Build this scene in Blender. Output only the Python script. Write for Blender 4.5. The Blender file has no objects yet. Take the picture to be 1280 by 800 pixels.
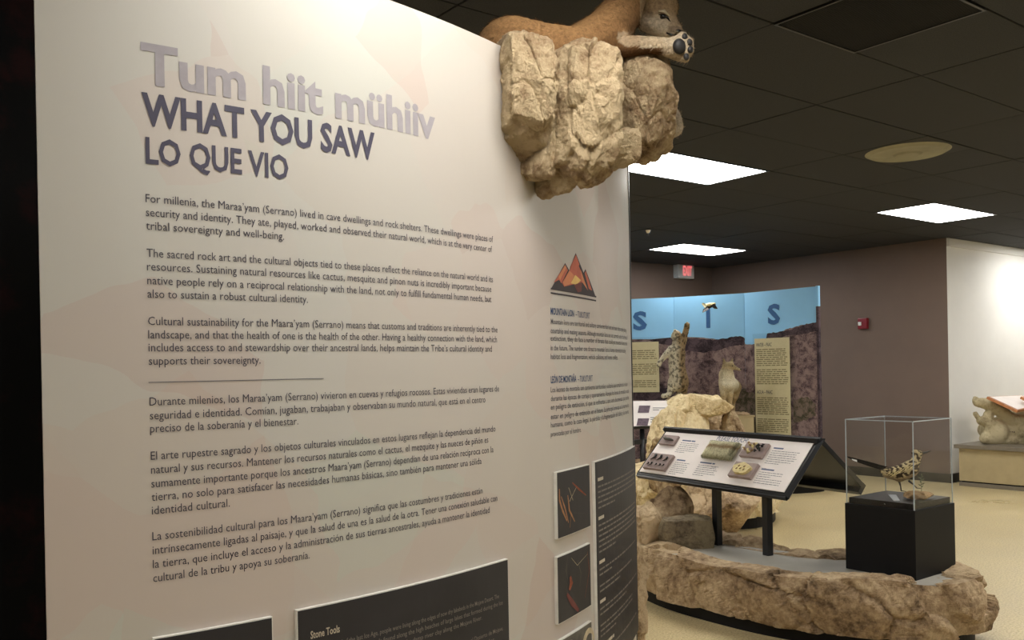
import bpy, bmesh, math, random
from math import sin, cos, pi, radians, atan2, hypot, sqrt
from mathutils import Vector, Matrix, noise
random.seed(7)

# ------------------------------------------------------------------ camera, world, exposure
SC = bpy.context.scene
COL = SC.collection
EYE = 1.45
F_PX, CY, PITCH, ROLL, YAW = 1127.78, 465.76, 0.00228791, -0.0190192, 0.65239
def cam_matrix():
    cy, sy = cos(YAW), sin(YAW)
    Ry = Matrix(((cy, -sy, 0), (sy, cy, 0), (0, 0, 1)))
    W = Matrix(((1, 0, 0), (0, 0, -1), (0, 1, 0)))
    Rp = Matrix(((1, 0, 0), (0, cos(PITCH), -sin(PITCH)), (0, sin(PITCH), cos(PITCH))))
    Rr = Matrix(((cos(ROLL), -sin(ROLL), 0), (sin(ROLL), cos(ROLL), 0), (0, 0, 1)))
    return Rr @ Rp @ W @ Ry           # world -> (right, down, forward)
CM = cam_matrix()
cam_d = bpy.data.cameras.new('camera')
cam = bpy.data.objects.new('camera', cam_d)
COL.objects.link(cam)
r, d, f = Vector(CM[0]), Vector(CM[1]), Vector(CM[2])
cam.matrix_world = Matrix((( r.x, -d.x, -f.x, 0), (r.y, -d.y, -f.y, 0), (r.z, -d.z, -f.z, EYE), (0, 0, 0, 1)))
cam_d.sensor_width = 36.0
cam_d.lens = F_PX / 1280.0 * 36.0
cam_d.shift_y = (CY - 400.0) / 1280.0
cam_d.clip_start = 0.05
SC.camera = cam

world = bpy.data.worlds.new('world')
SC.world = world
world.use_nodes = True
bg = world.node_tree.nodes['Background']
bg.inputs[0].default_value = (0.5, 0.55, 0.6, 1)
bg.inputs[1].default_value = 0.02
SC.view_settings.view_transform = 'Standard'
SC.view_settings.look = 'None'
SC.view_settings.gamma = 1.0
SC.view_settings.exposure = 0.0
LIGHT_STRENGTH = 19.5
TILE = 0.62
CEIL = 2.94

# ------------------------------------------------------------------ layout helpers
def ray(u, v):                                     # direction with unit forward depth
    q = Vector(((u - 640) / F_PX, (v - CY) / F_PX, 1.0))
    return CM.transposed() @ q
def at_d(u, v, dep): return ray(u, v) * dep + Vector((0, 0, EYE))
def at_z(u, v, z):
    d_ = ray(u, v); return d_ * ((z - EYE) / d_.z) + Vector((0, 0, EYE))
def at_plane(u, v, p0, n):
    d_ = ray(u, v); o = Vector((0, 0, EYE))
    return o + d_ * ((p0 - o).dot(n) / d_.dot(n))

fl = Vector((ray(640, 463).x, ray(640, 463).y, 0)).normalized(); rt = Vector((CM[0][0], CM[0][1], 0)).normalized()   # forward, right
# footprint of the curved panel: heading angle against arc length
KN = [0, .5, 1.0, 1.4, 1.8, 2.2, 2.6, 3.0]
TH = [-0.158, 0.0357, 0.1982, 0.3214, 0.4345, 0.5505, 0.6534, 0.7535]
def th_at(s):
    if s <= KN[0]: return TH[0]
    for i in range(len(KN) - 1):
        if s <= KN[i + 1]:
            t = (s - KN[i]) / (KN[i + 1] - KN[i]); return TH[i] * (1 - t) + TH[i + 1] * t
    return TH[-1]
NS = 1500
SARR = [(0.3566, 2.117)]
for i in range(NS):
    a = th_at((i + .5) * 3.0 / NS)
    SARR.append((SARR[-1][0] + cos(a) * 3.0 / NS, SARR[-1][1] + sin(a) * 3.0 / NS))
def bend(s, z, off=0.0):
    x = min(max(s / 3.0 * NS, 0), NS - 1e-6); i = int(x); t = x - i
    px = SARR[i][0] * (1 - t) + SARR[i + 1][0] * t; py = SARR[i][1] * (1 - t) + SARR[i + 1][1] * t
    a = th_at(s)
    return Vector((px + sin(a) * off, py - cos(a) * off, z))
def panel_sz(u, v):                                # point of the panel face seen at u, v
    d_ = ray(u, v); a0 = atan2(d_.x, d_.y)
    for i in range(NS + 1):
        if atan2(SARR[i][0], SARR[i][1]) >= a0:
            return i * 3.0 / NS, EYE + d_.z * hypot(*SARR[i]) / hypot(d_.x, d_.y)
    return 3.0, EYE

# ------------------------------------------------------------------ materials
MATS = {}
def new_mat(name):
    m = bpy.data.materials.new(name); m.use_nodes = True
    nt = m.node_tree; b = nt.nodes['Principled BSDF']
    MATS[name] = m
    return m, nt, b
def ramp(nt, fac, stops):
    r_ = nt.nodes.new('ShaderNodeValToRGB'); cr = r_.color_ramp
    while len(cr.elements) < len(stops): cr.elements.new(0.5)
    for e, (p, c) in zip(cr.elements, stops):
        e.position = p; e.color = (c[0], c[1], c[2], 1)
    nt.links.new(fac, r_.inputs[0]); return r_.outputs[0]
def tex_noise(nt, scale, detail=6, rough=.6, coord='Object', dist=0.0, vec=None):
    n = nt.nodes.new('ShaderNodeTexNoise'); n.inputs['Scale'].default_value = scale
    n.inputs['Detail'].default_value = detail; n.inputs['Roughness'].default_value = rough
    n.inputs['Distortion'].default_value = dist
    if vec is None:
        tc = nt.nodes.new('ShaderNodeTexCoord'); vec = tc.outputs[coord]
    nt.links.new(vec, n.inputs['Vector']); return n.outputs['Fac']
def bump(nt, b, h, strength, dist=0.01):
    bp = nt.nodes.new('ShaderNodeBump'); bp.inputs['Strength'].default_value = strength
    bp.inputs['Distance'].default_value = dist
    nt.links.new(h, bp.inputs['Height']); nt.links.new(bp.outputs[0], b.inputs['Normal'])
def plain(name, c, rough=.6, metal=0.0, spec=None, var=.08, nscale=30, bmp=0.0):
    m, nt, b = new_mat(name)
    b.inputs['Roughness'].default_value = rough; b.inputs['Metallic'].default_value = metal
    if spec is not None: b.inputs['Specular IOR Level'].default_value = spec
    n = tex_noise(nt, nscale, 4)
    nt.links.new(ramp(nt, n, [(.3, [x * (1 - var) for x in c]), (.7, [min(1, x * (1 + var)) for x in c])]), b.inputs['Base Color'])
    if bmp: bump(nt, b, n, bmp, .004)
    return m
def S(r_, g_, b_):                                  # sRGB 0-255 to linear
    return tuple(((x / 255) / 12.92 if x / 255 <= .04045 else ((x / 255 + .055) / 1.055) ** 2.4) for x in (r_, g_, b_))

plain('black_metal', (.012, .013, .015), .35, spec=.5)
plain('black_laminate', (.005, .005, .0055), .5, spec=.22)
plain('ink', (.045, .04, .06), .7)
plain('ink_title', (.055, .05, .085), .6)
plain('ink_faint', (.33, .305, .325), .7)
plain('ink_blue', (.035, .07, .17), .7)
plain('ink_blue_faint', (.10, .13, .22), .7)
plain('ink_grey', (.11, .105, .12), .8)
plain('ink_cream', (.52, .46, .36), .7)
plain('ink_cream_dim', (.20, .18, .155), .7)
plain('board_dark', (.018, .017, .021), .5, var=.2, nscale=6)
plain('board_edge', (.72, .70, .64), .5)
plain('white_sheet', (.86, .79, .74), .45, var=.05, nscale=5)
plain('frame_white', (.75, .76, .76), .4)
plain('wall_brown', S(116, 99, 90), .8, var=.05, nscale=2, bmp=.03)
plain('wall_white', (.80, .80, .78), .75, var=.03, nscale=2)
plain('baseboard', (.012, .012, .013), .5)
plain('grey_deck', (.40, .375, .32), .45, var=.08, nscale=6)
plain('tan_board', S(208, 199, 160), .6, var=.04)
plain('text_on_tan', S(128, 118, 86), .7)
plain('mural_sky', S(142, 202, 246), .55, var=.05, nscale=1.5)
plain('mural_letter', S(48, 96, 152), .6)
plain('bench_front', S(176, 160, 122), .6, var=.06, nscale=8)
plain('bench_top', S(120, 112, 98), .4, var=.08)
plain('wood_frame', S(182, 120, 74), .5, var=.25, nscale=20)
plain('red_plastic', (.22, .010, .018), .35)
plain('chrome', (.7, .7, .7), .2, 1.0)
plain('tray_mauve', S(152, 134, 128), .6)
plain('claw_black', (.012, .012, .012), .25)
plain('bone_cream', S(214, 196, 140), .6, var=.2, nscale=40, bmp=.6)
plain('pad_black', (.016, .014, .014), .6)
plain('eye_dark', (.006, .005, .004), .08)
plain('label_grey', (.42, .43, .44), .5)
plain('card_grey', (.20, .21, .22), .5)
plain('tan_stone', S(150, 120, 82), .85, var=.45, nscale=30, bmp=.6)
plain('plant_green', S(96, 104, 78), .7, var=.3)
plain('plate_dark', (.05, .045, .045), .6)
plain('round_diffuser', S(150, 146, 124), .7, var=.25, nscale=3)
plain('vent_dark', (.008, .008, .008), .7)
plain('emblem_rust', S(196, 106, 84), .7, var=.12)
plain('emblem_orange', S(214, 138, 96), .7, var=.1)
plain('emblem_yellow', S(236, 200, 122), .7)
plain('emblem_dark', S(58, 50, 54), .7)
plain('emblem_maroon', S(112, 58, 52), .7)
plain('basket_fibre', S(160, 116, 82), .7, var=.3, nscale=60)
plain('rust_fibre', S(140, 74, 48), .7, var=.3, nscale=60)
plain('grey_photo', S(92, 88, 80), .7, var=.5, nscale=12)
plain('horn_photo', S(196, 182, 150), .7, var=.2)
plain('purple_photo', S(96, 78, 90), .7, var=.4, nscale=30)
plain('dark_backing', (.004, .004, .004), .9)

def emit_mat(name, c, st):
    m, nt, b = new_mat(name)
    b.inputs['Base Color'].default_value = (.8, .8, .8, 1)
    b.inputs['Emission Color'].default_value = (*c, 1); b.inputs['Emission Strength'].default_value = st
    return m
emit_mat('diffuser_lit', (1.0, .97, .92), LIGHT_STRENGTH)
emit_mat('diffuser_lit_dim', (1.0, .97, .92), LIGHT_STRENGTH * .86)  # weaker emission, turned down so the curved panel top is less bright
emit_mat('exit_red', (1.0, .10, .12), 1.0)

def rock_mat(name, dark, mid, light, scale=3.0, bs=.9):
    m, nt, b = new_mat(name)
    b.inputs['Roughness'].default_value = .85
    b.inputs['Specular IOR Level'].default_value = .25
    n1 = tex_noise(nt, scale, 8, .62, dist=.6); n2 = tex_noise(nt, scale * 9, 8, .7)
    mx = nt.nodes.new('ShaderNodeMath'); mx.operation = 'MULTIPLY_ADD'
    nt.links.new(n2, mx.inputs[0]); mx.inputs[1].default_value = .45; 
    sb = nt.nodes.new('ShaderNodeMath'); sb.operation = 'MULTIPLY'; sb.inputs[1].default_value = .60
    nt.links.new(n1, sb.inputs[0]); nt.links.new(sb.outputs[0], mx.inputs[2])
    nt.links.new(ramp(nt, mx.outputs[0], [(.40, dark), (.49, mid), (.58, light)]), b.inputs['Base Color'])
    n3 = tex_noise(nt, scale * 22, 10, .75, dist=.3)
    ad = nt.nodes.new('ShaderNodeMath'); ad.operation = 'ADD'
    nt.links.new(n2, ad.inputs[0]); nt.links.new(n3, ad.inputs[1])
    bump(nt, b, ad.outputs[0], bs, .015)
    return m
rock_mat('rock_ledge', S(96, 74, 52), S(162, 136, 104), S(200, 178, 142), 3.2, 1.0)
rock_mat('rock_pale', S(176, 150, 106), S(222, 202, 158), S(238, 222, 182), 2.2, .6)
rock_mat('rock_brown', S(104, 84, 62), S(170, 144, 112), S(206, 182, 146), 2.6, .9)
rock_mat('rock_grey', S(84, 74, 58), S(124, 110, 88), S(150, 136, 108), 4, .6)
rock_mat('mural_hill', S(50, 38, 42), S(106, 88, 90), S(148, 128, 124), 11, .15)
rock_mat('mural_band', S(34, 28, 32), S(58, 48, 54), S(88, 74, 80), 8, .1)
rock_mat('mural_scrub', S(46, 46, 36), S(84, 80, 62), S(126, 110, 100), 16, .1)
rock_mat('bench_cast', S(132, 120, 94), S(170, 158, 126), S(196, 184, 150), 3, .3)

def floor_mat():
    m, nt, b = new_mat('terrazzo')
    b.inputs['Roughness'].default_value = .3
    n1 = tex_noise(nt, 90, 3, .6); n2 = tex_noise(nt, 1.3, 5, .6)
    c1 = ramp(nt, n1, [(.30, S(160, 140, 98)), (.46, S(202, 184, 138)), (.62, S(222, 206, 164))])
    c2 = ramp(nt, n2, [(.3, (.82, .80, .76)), (.7, (1, 1, 1))])
    mx = nt.nodes.new('ShaderNodeMix'); mx.data_type = 'RGBA'; mx.blend_type = 'MULTIPLY'; mx.inputs[0].default_value = 1
    nt.links.new(c1, mx.inputs[6]); nt.links.new(c2, mx.inputs[7]); nt.links.new(mx.outputs[2], b.inputs['Base Color'])
    rr = ramp(nt, n2, [(.3, (.26,) * 3), (.7, (.42,) * 3)]); nt.links.new(rr, b.inputs['Roughness'])
floor_mat()
def tile_mat():
    m, nt, b = new_mat('ceiling_tile')
    b.inputs['Roughness'].default_value = .85; b.inputs['Specular IOR Level'].default_value = .3
    n1 = tex_noise(nt, 160, 4, .7); n2 = tex_noise(nt, .8, 3, .5)
    nt.links.new(ramp(nt, n1, [(.3, (.024, .0245, .027)), (.7, (.050, .052, .057))]), b.inputs['Base Color'])
    bump(nt, b, n1, .35, .004)
tile_mat()
def panel_mat():
    m, nt, b = new_mat('watercolour_print')
    b.inputs['Roughness'].default_value = .42
    tc = nt.nodes.new('ShaderNodeTexCoord')
    nz = nt.nodes.new('ShaderNodeTexNoise'); nz.inputs['Scale'].default_value = 2.2; nz.inputs['Detail'].default_value = 3
    nt.links.new(tc.outputs['UV'], nz.inputs['Vector'])
    mp = nt.nodes.new('ShaderNodeVectorMath'); mp.operation = 'MULTIPLY_ADD'
    nt.links.new(nz.outputs['Color'], mp.inputs[0]); mp.inputs[1].default_value = (.22, .22, .22)
    nt.links.new(tc.outputs['UV'], mp.inputs[2])
    cols = []
    for sc_, seed in ((3.1, 0.0), (1.7, 3.7)):
        v = nt.nodes.new('ShaderNodeTexVoronoi'); v.inputs['Scale'].default_value = sc_
        ad = nt.nodes.new('ShaderNodeVectorMath'); ad.operation = 'ADD'; ad.inputs[1].default_value = (seed, seed * 2, 0)
        nt.links.new(mp.outputs[0], ad.inputs[0]); nt.links.new(ad.outputs[0], v.inputs['Vector'])
        sp = nt.nodes.new('ShaderNodeSeparateColor'); nt.links.new(v.outputs['Color'], sp.inputs[0]); cols.append(sp.outputs[0])
    c1 = ramp(nt, cols[0], [(.0, (.52, .455, .41)), (.3, (.545, .495, .45)), (.6, (.53, .515, .47)), (1.0, (.54, .51, .465))])
    c2 = ramp(nt, cols[1], [(.0, (1.0, .95, .92)), (.5, (1, 1, 1)), (1.0, (.96, 1.0, .965))])
    mx = nt.nodes.new('ShaderNodeMix'); mx.data_type = 'RGBA'; mx.blend_type = 'MULTIPLY'; mx.inputs[0].default_value = 1
    nt.links.new(c1, mx.inputs[6]); nt.links.new(c2, mx.inputs[7]); nt.links.new(mx.outputs[2], b.inputs['Base Color'])
panel_mat()
def dark_partition_mat():
    m, nt, b = new_mat('dark_drape')
    b.inputs['Roughness'].default_value = .9; b.inputs['Specular IOR Level'].default_value = .1
    n = tex_noise(nt, 5, 6, .7)
    nt.links.new(ramp(nt, n, [(.5, (.004, .004, .004)), (.62, (.014, .005, .005)), (.8, (.006, .006, .005))]), b.inputs['Base Color'])
dark_partition_mat()
def acrylic_mat():
    m, nt, b = new_mat('acrylic')
    nt.nodes.remove(b); out = nt.nodes['Material Output']
    tr = nt.nodes.new('ShaderNodeBsdfTransparent'); tr.inputs[0].default_value = (.97, .975, .975, 1)
    gl = nt.nodes.new('ShaderNodeBsdfGlossy'); gl.inputs['Roughness'].default_value = .03
    lw = nt.nodes.new('ShaderNodeLayerWeight'); pw = nt.nodes.new('ShaderNodeMath'); pw.operation = 'POWER'; pw.inputs[1].default_value = 4.0
    nt.links.new(lw.outputs['Facing'], pw.inputs[0])
    fr = nt.nodes.new('ShaderNodeMath'); fr.operation = 'MULTIPLY_ADD'; fr.inputs[1].default_value = .45; fr.inputs[2].default_value = .02
    nt.links.new(pw.outputs[0], fr.inputs[0])
    mx = nt.nodes.new('ShaderNodeMixShader')
    nt.links.new(fr.outputs[0], mx.inputs[0]); nt.links.new(tr.outputs[0], mx.inputs[1]); nt.links.new(gl.outputs[0], mx.inputs[2])
    nt.links.new(mx.outputs[0], out.inputs[0])
acrylic_mat()
plain('acrylic_edge', (.42, .47, .50), .2)
def fur_mat(name, rough=.9, sc_=90, amt=.5):
    m, nt, b = new_mat(name)
    b.inputs['Roughness'].default_value = rough; b.inputs['Specular IOR Level'].default_value = .15
    at = nt.nodes.new('ShaderNodeVertexColor'); at.layer_name = 'Col'
    n = tex_noise(nt, sc_, 5, .7, dist=.4)
    mx = nt.nodes.new('ShaderNodeMix'); mx.data_type = 'RGBA'; mx.blend_type = 'MULTIPLY'; mx.inputs[0].default_value = 1
    nt.links.new(at.outputs[0], mx.inputs[6])
    nt.links.new(ramp(nt, n, [(.3, (1 - amt,) * 3), (.65, (1.0,) * 3)]), mx.inputs[7]); nt.links.new(mx.outputs[2], b.inputs['Base Color'])
    bump(nt, b, n, .7, .006)
fur_mat('fur')
fur_mat('feather', .6, 60, .5)
fur_mat('pelt', .8, 40, .15)

# ------------------------------------------------------------------ mesh helpers
def link_mesh(name, verts, faces, mat, parent=None, smooth=False, uv=None):
    me = bpy.data.meshes.new(name); me.from_pydata([tuple(v) for v in verts], [], faces); me.update()
    if smooth:
        for p in me.polygons: p.use_smooth = True
    if uv:
        l = me.uv_layers.new(name='UVMap')
        for lp in me.loops: l.data[lp.index].uv = uv[lp.vertex_index]
    o = bpy.data.objects.new(name, me); COL.objects.link(o)
    if mat: me.materials.append(MATS[mat])
    if parent is not None:
        o.parent = parent; o.matrix_parent_inverse = parent.matrix_world.inverted()
    return o
def bm_obj(name, bm, mat, parent=None, smooth=False):
    me = bpy.data.meshes.new(name); bm.normal_update(); bm.to_mesh(me); bm.free()
    if smooth:
        for p in me.polygons: p.use_smooth = True
    o = bpy.data.objects.new(name, me); COL.objects.link(o)
    me.materials.append(MATS[mat])
    if parent is not None:
        o.parent = parent; o.matrix_parent_inverse = parent.matrix_world.inverted()
    return o
def thing(name, label, cat, loc=(0, 0, 0), group=None):
    o = bpy.data.objects.new(name, None); COL.objects.link(o); o.location = loc
    o.matrix_world = Matrix.Translation(loc); o.empty_display_size = .1
    return tag(o, label, cat, group)
def tag(o, label, cat, group=None):
    o['label'] = label; o['category'] = cat
    if group: o['group'] = group
    return o
def struct(o): o['kind'] = 'structure'; return o
def add_box(bm, lo, hi, M=None, bev=0.0):
    b = bmesh.new()
    vs = bmesh.ops.create_cube(b, size=1)['verts']
    for v in vs: v.co = Vector(((lo[i] + hi[i]) / 2 + v.co[i] * (hi[i] - lo[i]) for i in range(3)))
    if bev: bmesh.ops.bevel(b, geom=list(b.edges), offset=bev, segments=2, affect='EDGES', profile=.6)
    if M: b.transform(M)
    me = bpy.data.meshes.new('t'); b.to_mesh(me); b.free(); bm.from_mesh(me); bpy.data.meshes.remove(me)
def box(name, lo, hi, mat, parent=None, M=None, bev=.003):
    bm = bmesh.new(); add_box(bm, lo, hi, M, bev); return bm_obj(name, bm, mat, parent)
def prism(name, pts, n, mat, parent=None, bev=0.0):
    """polygon of 3-D points extruded along vector n"""
    bm = bmesh.new(); vs = [bm.verts.new(p) for p in pts]; f_ = bm.faces.new(vs)
    r_ = bmesh.ops.extrude_face_region(bm, geom=[f_])
    bmesh.ops.translate(bm, vec=n, verts=[g for g in r_['geom'] if isinstance(g, bmesh.types.BMVert)])
    bmesh.ops.recalc_face_normals(bm, faces=bm.faces)
    if bev: bmesh.ops.bevel(bm, geom=list(bm.edges), offset=bev, segments=1, affect='EDGES')
    return bm_obj(name, bm, mat, parent)
def add_tube(bm, pts, radii, seg=10, cap=True):
    pts = [Vector(p) for p in pts]; rings = []
    up = Vector((0, 0, 1)); prev = None
    for i, p in enumerate(pts):
        t = (pts[min(i + 1, len(pts) - 1)] - pts[max(i - 1, 0)]).normalized()
        if prev is None:
            a = t.cross(up)
            if a.length < .1: a = t.cross(Vector((1, 0, 0)))
        else: a = prev - t * prev.dot(t)
        a.normalize(); b = t.cross(a); prev = a
        rr = radii[i] if not isinstance(radii, (int, float)) else radii
        rings.append([bm.verts.new(p + (a * cos(2 * pi * k / seg) + b * sin(2 * pi * k / seg)) * rr) for k in range(seg)])
    for i in range(len(rings) - 1):
        for k in range(seg):
            bm.faces.new((rings[i][k], rings[i][(k + 1) % seg], rings[i + 1][(k + 1) % seg], rings[i + 1][k]))
    if cap:
        bm.faces.new(list(reversed(rings[0]))); bm.faces.new(rings[-1])
def tube(name, pts, radii, mat, parent=None, seg=10):
    bm = bmesh.new(); add_tube(bm, pts, radii, seg); bmesh.ops.recalc_face_normals(bm, faces=bm.faces)
    return bm_obj(name, bm, mat, parent, True)

def facet(k, amt):
    # broken stone: each cell is a tilted plane, cells meet in narrow cracks
    q = k * 1.1
    dist, pts = noise.voronoi(k + Vector((noise.noise(q), noise.noise(q + Vector((31, 7, 3))), noise.noise(q + Vector((5, 57, 19))))) * .30)
    c = pts[0]; h = noise.cell_vector(c * 7.3 + Vector((3, 1, 2)))
    e = dist[1] - dist[0]
    return amt * ((k - c).dot(h - Vector((.5, .5, .5))) * 1.5 + (h.x - .5) * .45 - .40 * max(0, 1 - e * 9))
# chiselled rock: sphere cut by random planes, then roughened
def rock_mesh(size, seed, sub=5, cuts=14, rough=.035, cut_range=(.55, .9), M=None, low=0.35, boxy=0.0, fs=1.9):
    rnd = random.Random(seed); bm = bmesh.new()
    bmesh.ops.create_icosphere(bm, subdivisions=sub, radius=1.0)
    planes = []
    for i in range(cuts):
        n = Vector((rnd.gauss(0, 1), rnd.gauss(0, 1), rnd.gauss(0, 1))).normalized()
        planes.append((n, rnd.uniform(*cut_range)))
    off = Vector((rnd.uniform(-50, 50),) * 3)
    mx = max(size)
    for v in bm.verts:
        p = v.co.copy()
        p *= 1 + .22 * noise.noise(p * 1.1 + off)
        for n, h in planes:
            e = p.dot(n) - h
            if e > 0: p -= n * e * .92
        if boxy:
            m_ = max(abs(p.x), abs(p.y), abs(p.z)); p = p.lerp(p * (.86 / max(m_, .3)), boxy)
        q = Vector((p.x * size[0], p.y * size[1], p.z * size[2]))
        k = q / mx
        dsp = facet(Vector((k.x, k.y, k.z * .55)) * fs + off, low * .6) * .6 + facet(Vector((k.x, k.y, k.z * .7)) * fs * 2.7 + off, low * .12) * .5
        dsp += noise.fractal(k * 2.3 + off, 1.0, 2.0, 4) * low * .16 + (.5 - abs(noise.noise(k * 4.2 + off * 2))) * .07 * low * 2
        dsp += noise.fractal(k * 8 + off, .8, 2.1, 3) * rough * .35 + noise.fractal(k * 26 + off, .8, 2.1, 3) * rough * .30
        v.co = q + p.normalized() * dsp * mx * .6
    if M: bm.transform(M)
    return bm
def rock(name, c, size, seed, mat, parent=None, rot=(0, 0, 0), **kw):
    from mathutils import Euler
    M = Matrix.Translation(Vector(c)) @ Euler([radians(a) for a in rot]).to_matrix().to_4x4()
    return bm_obj(name, rock_mesh(size, seed, M=M, **kw), mat, parent, False)

# continuous body: tapered capsules fused by a voxel remesh
def capsule(bm, p0, r0, p1, r1, seg=14):
    p0, p1 = Vector(p0), Vector(p1); ax = p1 - p0; L = ax.length
    if L < 1e-6: ax = Vector((0, 0, 1)); L = 1e-6
    n = 6; pts = []; rad = []
    t = ax.normalized()
    for i in range(n): 
        a = -pi / 2 + (pi / 2) * i / n; pts.append(p0 + t * r0 * sin(a)); rad.append(max(r0 * cos(a), r0 * .02))
    pts += [p0, p1]; rad += [r0, r1]
    for i in range(1, n + 1):
        a = (pi / 2) * i / n; pts.append(p1 + t * r1 * sin(a)); rad.append(max(r1 * cos(a), r1 * .02))
    add_tube(bm, pts, rad, seg)
def ellipsoid(bm, c, size, M3=None):
    b = bmesh.new(); bmesh.ops.create_icosphere(b, subdivisions=3, radius=1)
    for v in b.verts:
        q = Vector((v.co.x * size[0], v.co.y * size[1], v.co.z * size[2])); v.co = (M3 @ q if M3 else q) + Vector(c)
    me = bpy.data.meshes.new('t'); b.to_mesh(me); b.free(); bm.from_mesh(me); bpy.data.meshes.remove(me)
def fused(name, caps, voxel, mat, parent, colour, ells=(), smooth_it=6, fuzz=0.0):
    bm = bmesh.new()
    for c in caps: capsule(bm, *c)
    for e in ells: ellipsoid(bm, *e)
    bmesh.ops.recalc_face_normals(bm, faces=bm.faces)
    me = bpy.data.meshes.new('tmp'); bm.to_mesh(me); bm.free()
    o = bpy.data.objects.new('tmp', me); COL.objects.link(o)
    m = o.modifiers.new('r', 'REMESH'); m.mode = 'VOXEL'; m.voxel_size = voxel; m.use_smooth_shade = True
    s_ = o.modifiers.new('s', 'SMOOTH'); s_.iterations = smooth_it; s_.factor = .5
    dg = bpy.context.evaluated_depsgraph_get(); dg.update()
    me2 = bpy.data.meshes.new_from_object(o.evaluated_get(dg)); me2.name = name
    bpy.data.objects.remove(o); bpy.data.meshes.remove(me)
    if fuzz:
        for v in me2.vertices:
            v.co += v.normal * fuzz * noise.fractal(v.co * 60, .8, 2, 3)
    ca = me2.color_attributes.new('Col', 'FLOAT_COLOR', 'POINT')
    for v in me2.vertices:
        c = colour(v.co, v.normal); ca.data[v.index].color = (*c, 1)
    for p in me2.polygons: p.use_smooth = True
    me2.materials.clear(); me2.materials.append(MATS[mat])
    ob = bpy.data.objects.new(name, me2); COL.objects.link(ob)
    if parent is not None:
        ob.parent = parent; ob.matrix_parent_inverse = parent.matrix_world.inverted()
    return ob

def fur_coat(ob, parent, colour, n, length, flow, seed=3):
    # short hairs, each a narrow triangle lying along the coat
    rnd = random.Random(seed); me = ob.data; V, Fc, C_ = [], [], []; nv = len(me.vertices)
    for k in range(n):
        v = me.vertices[rnd.randrange(nv)]; nn = v.normal
        jit = Vector((rnd.gauss(0, .25), rnd.gauss(0, .25), rnd.gauss(0, .25)))
        t_ = flow + jit; t_ = t_ - nn * t_.dot(nn)
        if t_.length < .05: continue
        t_ = (t_.normalized() + nn * rnd.uniform(.15, .45)).normalized(); b_ = t_.cross(nn).normalized() * length * .06
        L = length * rnd.uniform(.6, 1.2); p = v.co - nn * .001; q = len(V)
        V += [p - b_, p + b_, p + t_ * L]; Fc.append((q, q + 1, q + 2))
        m_ = rnd.uniform(.7, 1.25); C_ += [[min(1, x * m_) for x in colour(v.co, nn)]] * 3
    o = link_mesh('fur_coat', V, Fc, 'fur', parent); o['kind'] = 'stuff'
    ca = o.data.color_attributes.new('Col', 'FLOAT_COLOR', 'POINT')
    for i, c in enumerate(C_): ca.data[i].color = (*c, 1)
# lettering as flat meshes: returns 2-D verts and faces, origin at baseline left, cap height 1
_cap = {}
def glyphs(txt, bold):
    cu = bpy.data.curves.new('t', 'FONT'); cu.body = txt; cu.size = 1; cu.offset = bold; cu.resolution_u = 2; cu.fill_mode = 'FRONT' if hasattr(cu, 'fill_mode') else 'FRONT'
    o = bpy.data.objects.new('t', cu); COL.objects.link(o)
    dg = bpy.context.evaluated_depsgraph_get(); dg.update()
    me = bpy.data.meshes.new_from_object(o.evaluated_get(dg))
    vs = [(v.co.x, v.co.y) for v in me.vertices]; fs = [tuple(p.vertices) for p in me.polygons]
    bpy.data.objects.remove(o); bpy.data.curves.remove(cu); bpy.data.meshes.remove(me)
    return vs, fs
def text2d(txt, x0, x1, y, cap, bold=.012):
    if bold not in _cap:
        v, _ = glyphs('H', bold); ys = [b for a, b in v]; _cap[bold] = (min(ys), max(ys))
    vs, fs = glyphs(txt, bold); xs = [a for a, b in vs]; a0, a1 = min(xs), max(xs)
    y0, y1 = _cap[bold]
    kx = (x1 - x0) / (a1 - a0); ky = cap / (y1 - y0)
    return [(x0 + (a - a0) * kx, y + (b - y0) * ky) for a, b in vs], fs
def lettering(name, lines, mapf, mat, parent, off=.001, bold=.012):
    V, Fc = [], []
    for (txt, x0, x1, y, cap) in lines:
        vs, fs = text2d(txt, x0, x1, y, cap, bold); k = len(V)
        V += [mapf(a, b, off) for a, b in vs]; Fc += [tuple(i + k for i in f_) for f_ in fs]
    o = link_mesh(name, V, Fc, mat, parent); o['kind'] = 'stuff'; return o
def bars(name, rows, mapf, mat, parent, off=.001, seed=1, word=(.012, .05), gap=.006):
    """rows of unreadably small print: (x0, x1, y, height)"""
    rnd = random.Random(seed); V, Fc = [], []
    for (x0, x1, y, h) in rows:
        x = x0
        while x < x1 - 1e-4:
            w = min(rnd.uniform(*word), x1 - x)
            nseg = max(1, int(w / .06)); k = len(V)
            for i in range(nseg + 1):
                a = x + w * i / nseg; V += [mapf(a, y, off), mapf(a, y + h, off)]
            Fc += [(k + 2 * i, k + 2 * i + 2, k + 2 * i + 3, k + 2 * i + 1) for i in range(nseg)]
            x += w + gap
    o = link_mesh(name, V, Fc, mat, parent); o['kind'] = 'stuff'; return o
def flat_poly(name, pts2d, mapf, mat, parent, off=.001, step=.04):
    """polygon drawn in surface coordinates, cut so that it follows a bend"""
    bm = bmesh.new(); f_ = bm.faces.new([bm.verts.new((a, b, 0)) for a, b in pts2d])
    xs = [a for a, b in pts2d]; x = min(xs) + step
    while x < max(xs) - 1e-4:
        bmesh.ops.bisect_plane(bm, geom=list(bm.verts) + list(bm.edges) + list(bm.faces), plane_co=(x, 0, 0), plane_no=(1, 0, 0))
        x += step
    bmesh.ops.triangulate(bm, faces=bm.faces)
    for v in bm.verts: v.co = mapf(v.co.x, v.co.y, off)
    return bm_obj(name, bm, mat, parent)
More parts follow.
